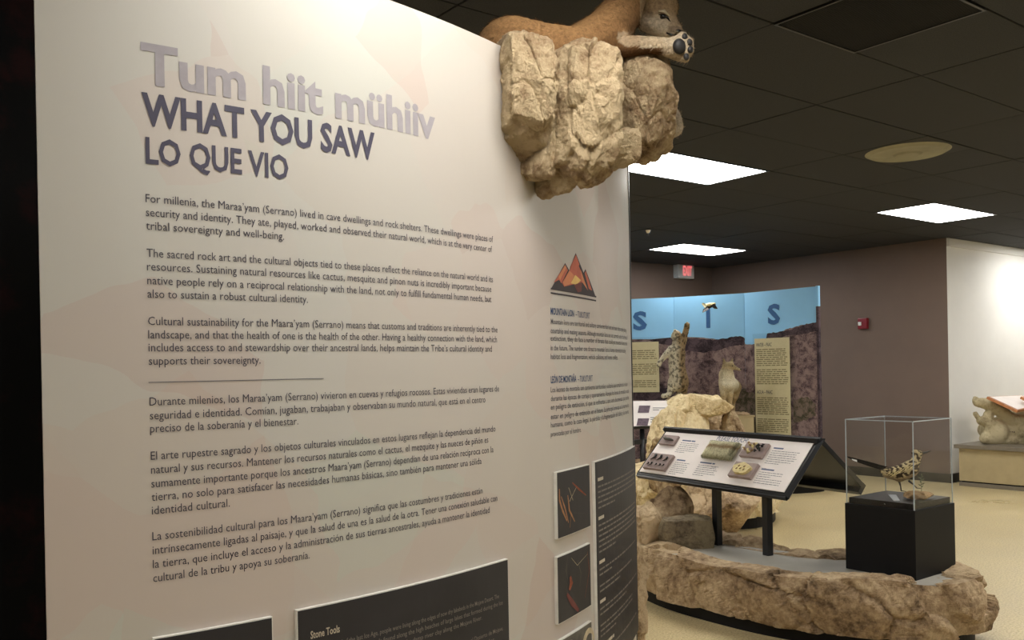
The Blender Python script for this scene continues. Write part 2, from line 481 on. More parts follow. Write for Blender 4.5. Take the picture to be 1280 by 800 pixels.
def bent_slab(name, s0, s1, z0, z1, o0, o1, mat, parent, step=.05, face_uv=False):
    n = max(1, int(round((s1 - s0) / step))); V, uv = [], []
    nz = 1
    for i in range(n + 1):
        s = s0 + (s1 - s0) * i / n
        for (z, o_) in ((z0, o1), (z1, o1), (z1, o0), (z0, o0)):
            V.append(bend(s, z, o_)); uv.append((s, z))
    Fc = []
    for i in range(n):
        a, b = 4 * i, 4 * i + 4
        for k in range(4): Fc.append((a + k, b + k, b + (k + 1) % 4, a + (k + 1) % 4))
    Fc += [(3, 2, 1, 0), (4 * n, 4 * n + 1, 4 * n + 2, 4 * n + 3)]
    bm = bmesh.new(); vs = [bm.verts.new(v) for v in V]; l = bm.loops.layers.uv.new('UVMap')
    for f_ in Fc:
        fa = bm.faces.new([vs[i] for i in f_])
        for lp, i in zip(fa.loops, f_): lp[l].uv = uv[i]
    bmesh.ops.recalc_face_normals(bm, faces=bm.faces)
    return bm_obj(name, bm, mat, parent)
# ================================================================== STRUCTURE
X0, X1, Y0, Y1 = -4.0, 14.6, -5.0, 9.01
XB, YW = 10.73, 5.42            # brown wall plane, white wall plane
box('floor', (X0 - .2, Y0 - .2, -.1), (X1 + .2, Y1 + .2, 0), 'terrazzo', bev=0)['kind'] = 'structure'
ceil = struct(box('ceiling', (X0 - .2, Y0 - .2, CEIL + .03), (X1 + .2, Y1 + .2, CEIL + .13), 'dark_backing', bev=0))
wb = struct(box('wall_back', (X0, Y1, 0), (XB, Y1 + .15, CEIL + .03), 'wall_brown', bev=0))
wr = struct(box('wall_right', (XB, YW + .001, 0), (XB + .15, Y1 + .15, CEIL + .03), 'wall_brown', bev=0))
ww = struct(box('wall_alcove', (XB + .002, YW, 0), (X1, YW + .15, CEIL + .03), 'wall_white', bev=0))
struct(box('trim_1', (XB + .002, YW - .025, CEIL - .10), (X1, YW, CEIL), 'wall_white', bev=.004))
struct(box('wall_far_right', (X1, Y0, 0), (X1 + .15, YW + .15, CEIL + .03), 'wall_white', bev=0))
struct(box('wall_left', (X0 - .15, Y0, 0), (X0, Y1 + .15, CEIL + .03), 'wall_brown', bev=0))
struct(box('wall_front', (X0, Y0 - .15, 0), (X1, Y0, CEIL + .03), 'wall_brown', bev=0))
struct(box('baseboard_right', (XB - .012, YW - .012, 0), (XB, Y1, .11), 'baseboard', bev=.002))
struct(box('baseboard_back', (X0, Y1 - .012, 0), (XB - .012, Y1, .11), 'baseboard', bev=.002))
struct(box('baseboard_alcove', (XB, YW - .012, 0), (X1, YW, .11), 'baseboard', bev=.002))
struct(box('wall_dark_left', (-3.2, 2.95, 0), (0.9, 3.05, CEIL), 'dark_drape', bev=0))

# ceiling grid: tile fields 2 x 1 modules, fixtures cut in
GX = 3.94 - 5 * 2 * TILE + TILE      # phase so that tile joints fall at 4.56, 5.80, 7.04 ...
lights = [(x, y) for x in (-2.88, .84, 4.56, 8.28, 12.0) for y in (1.18, 4.28, 7.38, -1.92) if not (x > 11 and y > 5)]  # leftmost column and row behind the camera are unseen, added as fill light
light_set = {(round(x, 2), round(y, 2)) for x, y in lights}
VENT = (3.32, 1.80); ROUND = (5.80, 3.04)
tile_me = {}
def tile_piece(x, y, w):
    key = round(w, 2)
    if key not in tile_me:
        bm = bmesh.new(); g = .0045
        add_box(bm, (g, g, 0), (w - g, TILE - g, .018), None, .003)
        me = bpy.data.meshes.new('ceiling_tile'); bm.to_mesh(me); bm.free(); me.materials.append(MATS['ceiling_tile']); tile_me[key] = me
    o = bpy.data.objects.new('tile', tile_me[key]); COL.objects.link(o); o.location = (x, y, CEIL + random.uniform(0, .003)); 
    o.parent = ceil; return o
rest = bmesh.new()
for i in range(-4, 11):
    x = .84 + i * 1.24
    for j in range(-12, 13):
        y = 1.80 + j * TILE
        if x + 1.24 < X0 or x > X1 or y > Y1 or y + TILE < Y0: continue
        if (round(x, 2), round(y, 2)) in light_set: continue
        if x > XB - .1 and y > YW: continue
        near = x > -1.0 and y > .4
        cells = [(x, 1.24)]
        if abs(y - VENT[1]) < .05 and x - .01 < VENT[0] < x + 1.2: cells = [(x, TILE), (x + TILE, TILE)]; cells = [c for c in cells if abs(c[0] - VENT[0]) > .05]
        if abs(y - ROUND[1]) < .05 and x - .01 < ROUND[0] < x + 1.2: cells = [(x, TILE), (x + TILE, TILE)]; cells = [c for c in cells if abs(c[0] - ROUND[0]) > .05]
        for cx, w in cells:
            if near: tile_piece(cx, y, w)
            else: add_box(rest, (cx + .0045, y + .0045, CEIL), (cx + w - .0045, y + TILE - .0045, CEIL + .018))
ro = bm_obj('tile_field', rest, 'ceiling_tile', ceil); ro['kind'] = 'stuff'

def ceiling_light(x, y, label, grp):
    t = thing('ceiling_light', label, 'light', (x + .62, y + .31, CEIL), grp)
    bm = bmesh.new(); e = .02
    for lo, hi in (((x, y), (x + 1.24, y + e)), ((x, y + .62 - e), (x + 1.24, y + .62)), ((x, y + e), (x + e, y + .62 - e)), ((x + 1.24 - e, y + e), (x + 1.24, y + .62 - e))):
        add_box(bm, (*lo, CEIL - .001), (*hi, CEIL + .02))
    bm_obj('frame', bm, 'black_metal', t)
    box('diffuser', (x + e, y + e, CEIL + .002), (x + 1.24 - e, y + .62 - e, CEIL + .012), 'diffuser_lit_dim' if (x, y) == (.84, 1.18) else 'diffuser_lit', t, bev=0)
LBL = {(4.56, 4.28): 'large bright ceiling light nearest to the mountain lion rock', (8.28, 7.38): 'bright ceiling light above the red exit sign',
       (8.28, 4.28): 'bright ceiling light near the corner of the white wall'}
for x, y in lights:
    ceiling_light(x, y, LBL.get((x, y), 'ceiling light panel outside the picture or behind the curved panel, some added as fill'), 'recessed ceiling lights' if (x, y) in LBL else 'ceiling lights out of view')
t = thing('ceiling_vent', 'dark square ceiling vent grille with fine mesh', 'vent', (VENT[0] + .31, VENT[1] + .31, CEIL))
bm = bmesh.new(); e = .012
for lo, hi in (((0, 0), (.62, e)), ((0, .62 - e), (.62, .62)), ((0, e), (e, .62 - e)), ((.62 - e, e), (.62, .62 - e))):
    add_box(bm, (VENT[0] + lo[0], VENT[1] + lo[1], CEIL - .006), (VENT[0] + hi[0], VENT[1] + hi[1], CEIL + .015))
bm_obj('frame', bm, 'black_metal', t)
bm = bmesh.new()
for i in range(48):
    a = VENT[0] + .015 + i * .0124; add_box(bm, (a, VENT[1] + .012, CEIL - .002), (a + .005, VENT[1] + .608, CEIL + .004))
g = bm_obj('grille', bm, 'vent_dark', t); g['kind'] = 'stuff'
box('backing', (VENT[0], VENT[1], CEIL + .006), (VENT[0] + .62, VENT[1] + .62, CEIL + .015), 'vent_dark', t, bev=0)
t = thing('ceiling_diffuser', 'unlit round pale diffuser in a dark square ceiling plate', 'diffuser', (ROUND[0] + .31, ROUND[1] + .31, CEIL))
box('plate', (ROUND[0] + .004, ROUND[1] + .004, CEIL), (ROUND[0] + .616, ROUND[1] + .616, CEIL + .014), 'vent_dark', t)
bm = bmesh.new(); bmesh.ops.create_cone(bm, segments=40, radius1=.25, radius2=.285, depth=.018, cap_ends=True, matrix=Matrix.Translation((ROUND[0] + .31, ROUND[1] + .31, CEIL - .008)))
bm_obj('disc', bm, 'round_diffuser', t)
bm = bmesh.new(); bmesh.ops.create_cone(bm, segments=30, radius1=.08, radius2=.10, depth=.012, cap_ends=True, matrix=Matrix.Translation((ROUND[0] + .31, ROUND[1] + .31, CEIL - .022)))
bm_obj('centre_cap', bm, 'round_diffuser', t)
c = at_z(810, 288, CEIL)
t = thing('sprinkler', 'tiny ceiling sprinkler head between the two bright lights', 'sprinkler', c)
bm = bmesh.new(); add_tube(bm, [c, c + Vector((0, 0, -.03))], [.035, .02], 12); add_tube(bm, [c + Vector((0, 0, -.03)), c + Vector((0, 0, -.05))], [.008, .018], 10)
bm_obj('head', bm, 'chrome', t)

# ================================================================== CURVED TEXT PANEL
SL, SR, ZT = .011, 2.672, 2.455
panel = thing('curved_text_wall', 'tall curved beige text panel headed What You Saw', 'panel', bend(1.2, 0))
bent_slab('face_panel', SL, SR, .10, ZT, -.045, 0, 'watercolour_print', panel, .04)
bent_slab('base', SL, SR, 0, .10, -.04, -.008, 'black_laminate', panel, .06)
bent_slab('edge_trim', SR, SR + .018, .0, ZT, -.05, .003, 'black_metal', panel)
pm = lambda s, z, o_: bend(s, z, o_)
lettering('title_lettering', [('Tum hiit mühiiv', .219, 1.037, 2.104, .094)], pm, 'ink_faint', panel, bold=.03)
lettering('heading_lettering', [('WHAT YOU SAW', .219, .818, 2.012, .074)], pm, 'ink_title', panel, .0012, bold=.03)
lettering('heading_lettering', [('LO QUE VIO', .2255, .562, 1.927, .060)], pm, 'ink_title', panel, .0012, bold=.022)
PARA = [
 [('For millenia, the Maraa’yam (Serrano) lived in cave dwellings and rock shelters. These dwellings were places of', 1.284, 1.841), ('security and identity. They ate, played, worked and observed their natural world, which is at the very center of', 1.278, 1.810), ('tribal sovereignty and well-being.', .547, 1.780)],
 [('The sacred rock art and the cultural objects tied to these places reflect the reliance on the natural world and its', 1.280, 1.719), ('resources. Sustaining natural resources like cactus, mesquite and pinon nuts is incredibly important because', 1.271, 1.689), ('native people rely on a reciprocal relationship with the land, not only to fulfill fundamental human needs, but', 1.270, 1.658), ('also to sustain a robust cultural identity.', .608, 1.628)],
 [('Cultural sustainability for the Maara’yam (Serrano) means that customs and traditions are inherently tied to the', 1.298, 1.567), ('landscape, and that the health of one is the health of the other. Having a healthy connection with the land, which', 1.294, 1.537), ('includes access to and stewardship over their ancestral lands, helps maintain the Tribe’s cultural identity and', 1.268, 1.508), ('supports their sovereignty.', .480, 1.478)],
 [('Durante milenios, los Maraa’yam (Serrano) vivieron en cuevas y refugios rocosos. Estas viviendas eran lugares de', 1.300, 1.387), ('seguridad e identidad. Comían, jugaban, trabajaban y observaban su mundo natural, que está en el centro', 1.232, 1.356), ('preciso de la soberanía y el bienestar.', .575, 1.327)],
 [('El arte rupestre sagrado y los objetos culturales vinculados en estos lugares reflejan la dependencia del mundo', 1.278, 1.266), ('natural y sus recursos. Mantener los recursos naturales como el cactus, el mezquite y las nueces de piñón es', 1.242, 1.235), ('sumamente importante porque los ancestros Maara’yam (Serrano) dependían de una relación recíproca con la', 1.266, 1.204), ('tierra, no solo para satisfacer las necesidades humanas básicas, sino también para mantener una sólida', 1.208, 1.174), ('identidad cultural.', .398, 1.144)],
 [('La sostenibilidad cultural para los Maara’yam (Serrano) significa que las costumbres y tradiciones están', 1.210, 1.086), ('intrínsecamente ligadas al paisaje, y que la salud de una es la salud de la otra. Tener una conexión saludable con', 1.281, 1.055), ('la tierra, que incluye el acceso y la administración de sus tierras ancestrales, ayuda a mantener la identidad', 1.242, 1.024), ('cultural de la tribu y apoya su soberanía.', .599, .993)],
]
for para in PARA:
    lettering('paragraph_lettering', [(tx, .2235, s1, z, .0185) for tx, s1, z in para], pm, 'ink', panel, bold=0.0)
flat_poly('rule_line', [(.222, 1.438), (.648, 1.438), (.648, 1.4398), (.222, 1.4398)], pm, 'ink_grey', panel)
lettering('heading_lettering', [('MOUNTAIN LION', 1.617, 1.80, 1.635, .024)], pm, 'ink_blue', panel, bold=.02)
lettering('heading_lettering', [('– TUKUTURIT', 1.815, 1.952, 1.635, .022)], pm, 'ink_blue_faint', panel, bold=.004)
lettering('paragraph_lettering', [('Mountain lions are territorial and solitary carnivores that hunt and meet others mainly during', 1.617, 2.527, 1.604, .018),
  ('courtship and mating seasons. Although mountain lions are not currently under the threat of', 1.615, 2.550, 1.573, .018),
  ('extinction, they do face a number of threats that could put mountain lions at risk', 1.613, 2.540, 1.5475, .018),
  ('in the future. The number one threat to mountain lions is human intervention including', 1.612, 2.499, 1.5155, .018),
  ('habitat loss and fragmentation, vehicle collisions, and human conflicts.', 1.611, 2.325, 1.486, .018)], pm, 'ink_grey', panel, bold=.006)
lettering('heading_lettering', [('LEÓN DE MONTAÑA', 1.609, 1.81, 1.405, .024)], pm, 'ink_blue', panel, bold=.02)
lettering('heading_lettering', [('– TUKUTURIT', 1.822, 1.969, 1.405, .022)], pm, 'ink_blue_faint', panel, bold=.004)
lettering('paragraph_lettering', [('Los leones de montaña son carnívoros territoriales y solitarios que normalmente se reúnen', 1.607, 2.526, 1.3745, .018),
  ('durante las épocas de cortejo y apareamiento. Aunque los leones de montaña no están', 1.607, 2.562, 1.345, .018),
  ('en peligro de extinción, sí que se enfrentan a una serie de amenazas que podrían', 1.605, 2.559, 1.3165, .018),
  ('estar en peligro de extinción en el futuro. La principal amenaza es la intervención', 1.604, 2.550, 1.2845, .018),
  ('humana, como la caza ilegal, la pérdida y la fragmentación del hábitat y las muertes', 1.603, 2.546, 1.257, .018),
  ('provocadas por el hombre.', 1.602, 1.844, 1.226, .018)], pm, 'ink_grey', panel, bold=.006)
# printed mountain emblem
def em(pts): return [panel_sz(680 + a / 5.333, 310 + b / 5.333) for a, b in pts]
EMB = [('emblem_dark', [(45, 271), (138, 100), (168, 150), (210, 33), (262, 165), (275, 140), (345, 330)], .0008),
 ('emblem_rust', [(62, 232), (138, 112), (158, 148), (112, 236), (98, 212)], .0012),
 ('emblem_orange', [(95, 190), (138, 112), (146, 130), (104, 215)], .0014),
 ('emblem_rust', [(118, 232), (210, 70), (292, 285), (255, 232), (190, 243), (132, 258)], .0012),
 ('emblem_rust', [(170, 130), (210, 45), (232, 108), (222, 150)], .0014),
 ('emblem_orange', [(122, 228), (165, 150), (200, 185), (172, 240), (135, 252)], .0014),
 ('emblem_orange', [(240, 140), (262, 205), (285, 270), (250, 226)], .0014),
 ('emblem_yellow', [(205, 180), (243, 215), (212, 245), (175, 236)], .0016),
 ('emblem_maroon', [(196, 246), (250, 226), (246, 290), (222, 296)], .0018),
 ('emblem_rust', [(268, 168), (276, 152), (318, 285), (296, 272)], .0012),
 ('emblem_dark', [(42, 265), (345, 320), (345, 331), (42, 276)], .0018),
 ('emblem_dark', [(42, 294), (345, 347), (345, 357), (42, 305)], .0012)]
for m_, pts, o_ in EMB: flat_poly('printed_emblem', em(pts), pm, m_, panel, o_, .05)

# boards mounted proud of the curved panel
def board(label, s0, s1, z0, z1, mat='board_dark', group='boards mounted on the curved panel', name='display_board'):
    t_ = thing(name, label, 'board', bend((s0 + s1) / 2, z0), group)
    bent_slab('backing', s0, s1, z0, z1, .0005, .012, 'board_edge', t_)
    bent_slab('print_face', s0 + .003, s1 - .003, z0 + .003, z1 - .003, .012, .0135, mat, t_)
    return t_
b = board('wide black board headed Stone Tools', .555, 1.314, .30, .874)
of = .0145
lettering('heading_lettering', [('Stone Tools', .590, .672, .797, .019)], pm, 'ink_cream', b, of, .018)
lettering('paragraph_lettering', [
  ('At the very end of the last Ice Age, people were living along the edges of now dry lakebeds in the Mojave Desert. The', .590, 1.262, .765, .0125),
  ('area includes many stone tools found along the high beaches of large lakes that formed during the Ice', .590, 1.280, .742, .0125),
  ('Age and thousand-year-old footprints in the damp river clay along the Mojave River.', .590, 1.180, .719, .0125),
  ('Al final de la última edad de hielo, la gente vivía junto a los lagos ahora secos en el Desierto de Mojave.', .590, 1.280, .664, .0125),
  ('La zona tiene muchas herramientas de piedra en las playas altas de los', .590, 1.235, .641, .0125),
  ('grandes lagos y huellas de miles de años de antigüedad', .590, 1.275, .618, .0125)], pm, 'ink_cream_dim', b, of, .004)
b = board('black picture board at the lower left corner of the curved panel', .219, .493, .30, .871)
b = board('small black picture board showing curved plant fibre strands', 1.616, 1.888, .882, 1.107)
def pk(pts): return [panel_sz(670 + a / 3.2, 550 + c_ / 3.2) for a, c_ in pts]
def stroke(pts, w, mat, par, o_=of):
    pts = pk(pts); V = []
    for i, (a, c_) in enumerate(pts):
        p, q = pts[max(i - 1, 0)], pts[min(i + 1, len(pts) - 1)]
        dx, dy = q[0] - p[0], q[1] - p[1]; L = hypot(dx, dy) or 1; ww_ = w * (1 - .5 * abs(2 * i / (len(pts) - 1) - 1))
        V += [bend(a - dy / L * ww_, c_ + dx / L * ww_, o_), bend(a + dy / L * ww_, c_ - dx / L * ww_, o_)]
    link_mesh('printed_strand', V, [(2 * i, 2 * i + 1, 2 * i + 3, 2 * i + 2) for i in range(len(pts) - 1)], mat, par)
stroke([(78, 195), (78, 240), (90, 280), (108, 322)], .006, 'basket_fibre', b)
stroke([(85, 225), (100, 270), (115, 330)], .004, 'basket_fibre', b)
stroke([(112, 220), (118, 280), (140, 325)], .005, 'basket_fibre', b)
stroke([(125, 290), (120, 350)], .002, 'basket_fibre', b)
stroke([(130, 170), (155, 195), (185, 220)], .004, 'rust_fibre', b)
stroke([(115, 190), (132, 240)], .002, 'horn_photo', b); stroke([(145, 190), (118, 245)], .002, 'horn_photo', b)
stroke([(135, 290), (180, 292)], .003, 'plate_dark', b)
b = board('small black picture board with an orange red pod and fine strands', 1.608, 1.880, .598, .824)
stroke([(122, 545), (126, 570), (118, 598)], .012, 'rust_fibre', b)
stroke([(108, 615), (130, 650), (155, 680)], .012, 'emblem_maroon', b)
stroke([(112, 460), (105, 520), (120, 600)], .0015, 'grey_photo', b); stroke([(150, 480), (165, 530), (160, 580)], .0015, 'grey_photo', b)
stroke([(190, 445), (198, 520), (180, 630)], .0015, 'rust_fibre', b); stroke([(125, 470), (150, 500), (190, 455)], .001, 'horn_photo', b)
b = board('small grey picture board showing pale curled sheep horns', 1.612, 1.880, .31, .543, 'grey_photo')
def pk2(pts): return [(1.612 + a, .543 - c_) for a, c_ in pts]
for sx in (-1, 1):
    V = []
    for i in range(13):
        a = i / 12 * 4.2; rr = .055 - .002 * i
        cx, cz = 1.765 + sx * (.06 + .03), .47
        for w in (-1, 1):
            r2 = rr + w * (.014 - .0009 * i); V.append(bend(cx - sx * cos(a) * r2, cz + sin(a) * r2, of))
    link_mesh('printed_horn', V, [(2 * i, 2 * i + 1, 2 * i + 3, 2 * i + 2) for i in range(12)], 'horn_photo', b)
flat_poly('printed_head', [(1.745, .49), (1.785, .49), (1.79, .44), (1.775, .38), (1.755, .38), (1.74, .44)], pm, 'horn_photo', b, of)
b = board('tall narrow dark text board beside the small pictures', 1.943, 2.640, .30, 1.110)
rows = []; z = 1.035; heads = []
for blk, (n_, wid) in enumerate([(5, .62), (6, .62), (2, .60), (2, .50), (2, .62), (3, .5), (2, .6), (3, .6)]):
    if blk in (0, 1, 2, 4, 6): heads.append((1.967, 2.03 if blk < 6 else 2.13, z, .012)); z -= .024
    for k in range(n_):
        rows.append((1.967, 1.967 + wid * (1 if k < n_ - 1 else random.uniform(.2, .6)), z, .0065)); z -= .0195
    z -= .022
    if z < .34: break
bars('heading_lettering', heads, pm, 'ink_cream', b, of, 3, (.05, .1))
bars('paragraph_lettering', [r_ for r_ in rows if r_[2] > .32], pm, 'ink_cream_dim', b, of, 4, (.02, .07), .008)

# ================================================================== ROCK LEDGE WITH THE MOUNTAIN LION
ledge = thing('rock_ledge', 'craggy tan rock ledge fixed high on the curved panel', 'rock', at_d(724, 250, 2.95))
D = dict(low=.42, rough=.06)
rock('rock_lobe', at_d(656, 106, 2.82), (.095, .13, .175), 12, 'rock_ledge', ledge, (0, 0, -20), cuts=7, cut_range=(.80, .98), boxy=.45, sub=6, **D)
rock('rock_lobe', at_d(725, 140, 2.88), (.115, .15, .245), 23, 'rock_ledge', ledge, (0, 5, -15), cuts=6, cut_range=(.82, .98), boxy=.40, sub=6, **D)
rock('rock_lobe', at_d(799, 130, 3.25), (.125, .20, .215), 37, 'rock_ledge', ledge, (6, -8, -25), cuts=9, cut_range=(.74, .98), boxy=.25, sub=6, **D)
rock('rock_lobe', at_d(660, 160, 2.86), (.095, .13, .11), 41, 'rock_ledge', ledge, (0, 20, 0), cuts=10, boxy=.3, **D)
rock('rock_lobe', at_d(678, 192, 2.90), (.075, .10, .12), 43, 'rock_ledge', ledge, (0, 25, 0), cuts=10, boxy=.2, **D)
rock('rock_lobe', at_d(706, 213, 2.90), (.070, .09, .085), 53, 'rock_ledge', ledge, (0, -30, 10), cuts=12, **D)
rock('rock_lobe', at_d(688, 225, 2.93), (.035, .07, .07), 57, 'rock_ledge', ledge, (0, 15, 10), cuts=12, sub=4, **D)
rock('rock_lobe', at_d(757, 185, 3.0), (.06, .12, .09), 61, 'rock_ledge', ledge, (0, 0, 40), cuts=12, **D)
rock('rock_lobe', at_d(725, 110, 3.20), (.30, .14, .14), 71, 'rock_ledge', ledge, (0, 0, 40), cuts=10, **D)

# mountain lion: one continuous body, placed along the ledge
lion = thing('mountain_lion', 'tawny mountain lion lying on the rock ledge, head turned away', 'mountain lion', at_d(700, 60, 3.1))
P = at_d
caps = [
 (P(640, 68, 3.02), .125, P(672, 72, 3.02), .115), (P(672, 72, 3.02), .115, P(720, 66, 3.04), .085), (P(720, 66, 3.04), .085, P(756, 44, 3.14), .085),
 (P(756, 44, 3.14), .085, P(778, 14, 3.28), .075), (P(778, 14, 3.28), .075, P(792, -25, 3.32), .065),
 (P(792, -25, 3.32), .065, P(812, -12, 3.40), .07),
 # head
 (P(812, -2, 3.42), .085, P(823, 10, 3.41), .076), (P(812, 22, 3.42), .055, P(830, 34, 3.38), .045), (P(824, 20, 3.40), .060, P(839, 36, 3.37), .038), (P(836, 30, 3.37), .034, P(844, 38, 3.36), .030),
 # ears
 (P(806, -28, 3.40), .018, P(802, -40, 3.40), .010), (P(824, -24, 3.46), .018, P(826, -36, 3.46), .010),
 # near foreleg along the rock to the paw
 (P(752, 58, 3.16), .050, P(782, 58, 3.10), .038), (P(782, 58, 3.10), .038, P(812, 56, 3.08), .030), (P(812, 56, 3.08), .030, P(838, 59, 3.07), .030),
 (P(838, 60, 3.07), .036, P(851, 60, 3.07), .046),
 # far foreleg hanging beside the rock
 (P(775, 50, 3.4), .05, P(815, 92, 3.48), .045), (P(815, 92, 3.48), .045, P(830, 124, 3.46), .034), (P(830, 124, 3.46), .034, P(838, 146, 3.42), .036),
 (P(838, 146, 3.42), .040, P(843, 158, 3.40), .036),
 # haunch and hind foot
 (P(632, 75, 3.0), .10, P(660, 82, 2.95), .08),
]
for k, (u, v) in enumerate([(853, 44), (861, 52), (862, 63), (857, 73)]):
    caps.append((P(848, 56 + k * 2, 3.06), .020, P(u, v, 3.05), .0165))
for k, (u, v) in enumerate([(837, 163), (843, 167), (849, 164)]):
    caps.append((P(843, 156, 3.40), .020, P(u, v, 3.38), .016))
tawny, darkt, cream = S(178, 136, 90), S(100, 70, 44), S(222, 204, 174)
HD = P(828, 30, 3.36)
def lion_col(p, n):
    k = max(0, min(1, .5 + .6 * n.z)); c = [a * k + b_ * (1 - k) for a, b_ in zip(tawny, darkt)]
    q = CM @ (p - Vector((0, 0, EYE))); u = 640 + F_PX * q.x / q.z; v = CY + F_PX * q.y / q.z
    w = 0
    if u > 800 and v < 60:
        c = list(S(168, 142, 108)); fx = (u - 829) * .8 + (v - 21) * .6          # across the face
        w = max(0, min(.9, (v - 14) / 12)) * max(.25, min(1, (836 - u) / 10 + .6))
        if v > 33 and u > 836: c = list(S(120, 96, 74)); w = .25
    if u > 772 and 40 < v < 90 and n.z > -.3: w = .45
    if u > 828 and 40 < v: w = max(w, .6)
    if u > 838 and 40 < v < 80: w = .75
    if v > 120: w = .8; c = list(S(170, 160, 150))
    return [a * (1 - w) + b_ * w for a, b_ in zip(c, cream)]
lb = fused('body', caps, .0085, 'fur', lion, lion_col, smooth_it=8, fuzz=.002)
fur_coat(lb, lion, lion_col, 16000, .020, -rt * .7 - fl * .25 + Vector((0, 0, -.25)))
# eye, nose, paw pads
bm = bmesh.new(); ellipsoid(bm, P(829, 21, 3.340), (.013, .012, .009)); bm_obj('eye', bm, 'eye_dark', lion, True)
bm = bmesh.new(); ellipsoid(bm, P(848, 40, 3.335), (.014, .014, .009)); bm_obj('nose', bm, 'eye_dark', lion, True)
tube('eye_line', [P(823, 18, 3.338), P(829, 18.6, 3.333), P(835, 23, 3.334), P(838, 27, 3.334)], [.001, .0035, .0035, .001], 'eye_dark', lion, 6)
tube('brow', [P(823, 14, 3.335), P(830, 14, 3.330), P(837, 20, 3.332)], [.002, .007, .002], 'horn_photo', lion, 8)
tube('mouth', [P(833, 41, 3.330), P(840, 44, 3.328), P(847, 44, 3.328)], [.003, .005, .003], 'eye_dark', lion, 8)
for u, v, s_ in ((849, 58, .024), (856, 46, .011), (862, 53, .011), (863, 62, .011), (858, 71, .011)):
    bm = bmesh.new(); ellipsoid(bm, P(u, v, 3.034 if s_ < .02 else 3.026), (s_, s_ * .8, s_ * 1.1)); bm_obj('paw_pad', bm, 'pad_black', lion, True)
for q, (du, dv) in enumerate(((5, 2), (6, 4), (6, 6))):
    tube('whisker', [P(843, 38 + q, 3.33), P(843 + du * .6, 38 + q + dv * .3, 3.31), P(843 + du, 38 + q + dv, 3.30)], [.0008, .0006, .0003], 'horn_photo', lion, 4)

# ================================================================== ROCK-FACED PLINTHS
def smooth_path(pts, n, closed):
    out = []; m = len(pts); segs = m if closed else m - 1
    for i in range(segs):
        p0, p1, p2, p3 = (Vector(pts[(i + k - 1) % m] if closed else pts[min(max(i + k - 1, 0), m - 1)]) for k in range(4))
        for j in range(n):
            t_ = j / n
            out.append(.5 * ((2 * p1) + (-p0 + p2) * t_ + (2 * p0 - 5 * p1 + 4 * p2 - p3) * t_ ** 2 + (-p0 + 3 * p1 - 3 * p2 + p3) * t_ ** 3))
    if not closed: out.append(Vector(pts[-1]))
    return out
def rock_rim(name, pts, zb, zt, width, seed, mat, parent, closed=True, inward=None, dens=26, amp=.045, zvar=.03):
    """rough stone-faced wall following a plan curve; pts outer plan points, counter-clockwise"""
    path = smooth_path(pts, dens, closed); n = len(path); off = Vector((seed * 3.1, seed * 1.7, seed))
    rings = []
    prof = []
    NV = 26
    for k in range(NV + 1): prof.append((0.0, k / NV, 1.0))           # outer face up
    for k in range(1, 7): prof.append((k / 6 * 1.0, 1.0, .55))         # across the top
    for k in range(1, 5): prof.append((1.0, 1 - k / 4, .3))            # down inside
    V = []
    for i, p in enumerate(path):
        a = path[(i - 1) % n if closed else max(i - 1, 0)]; b_ = path[(i + 1) % n if closed else min(i + 1, n - 1)]
        t_ = (b_ - a).normalized(); nrm = Vector((t_.y, -t_.x, 0))     # outward for ccw
        ztl = zt + zvar * noise.noise(Vector((p.x * 2.5, p.y * 2.5, seed)))
        wl = width * (1 + .5 * noise.noise(Vector((p.x * 3, p.y * 3, seed + 9))))
        for (w, h, am) in prof:
            z_ = zb + (ztl - zb) * h
            q = Vector((p.x, p.y, z_)) - nrm * w * wl
            bulge = .03 * sin(pi * min(1, h)) if w == 0 else 0
            s1 = q * 3.2 + off
            cell = noise.cell_vector(Vector((s1.x + .6 * noise.noise(s1), s1.y + s1.z * .7, s1.z * .8)))
            sh = Vector((q.x, q.y, q.z * .8)); sh = Vector((sh.x + sh.z * .5, sh.y - sh.z * .5, sh.z))
            d1 = noise.fractal(q * 4 + off, .9, 2, 3) * .25 + facet(sh * 3.6 + off, 1.0) * 1.35 + facet(sh * 9.0 + off, 1.0) * .22
            d2 = noise.fractal(q * 26 + off, .7, 2.1, 4) * .10
            q += nrm * (bulge + max(-.042, amp * am * (d1 + d2))) + Vector((0, 0, (amp * .35 * (d1 + d2)) if h > .9 else 0))
            if w > 0: q.z += amp * .18 * (d1 + d2)
            V.append(q)
    m = len(prof); Fc = []
    for i in range(n if closed else n - 1):
        j = (i + 1) % n
        for k in range(m - 1): Fc.append((i * m + k, j * m + k, j * m + k + 1, i * m + k + 1))
        Fc.append((i * m + m - 1, j * m + m - 1, j * m, i * m))
    if not closed: Fc += [tuple(reversed(range(m))), tuple((n - 1) * m + k for k in range(m))]
    return link_mesh(name, V, Fc, mat, parent)
def ring_wall(name, pts, inset, z0, z1, mat, parent, closed=True, dens=8):
    path = smooth_path(pts, dens, closed); n = len(path); bm = bmesh.new(); lo, hi = [], []
    for i, p in enumerate(path):
        t_ = (path[(i + 1) % n] - path[(i - 1) % n]).normalized(); nrm = Vector((t_.y, -t_.x, 0)); q = p - nrm * inset
        lo.append(bm.verts.new((q.x, q.y, z0))); hi.append(bm.verts.new((q.x, q.y, z1)))
    for i in range(n): bm.faces.new((lo[i], lo[(i + 1) % n], hi[(i + 1) % n], hi[i]))
    bm.faces.new(hi); bm.faces.new(list(reversed(lo)))
    bmesh.ops.triangulate(bm, faces=[f_ for f_ in bm.faces if len(f_.verts) > 4])
    return bm_obj(name, bm, mat, parent)

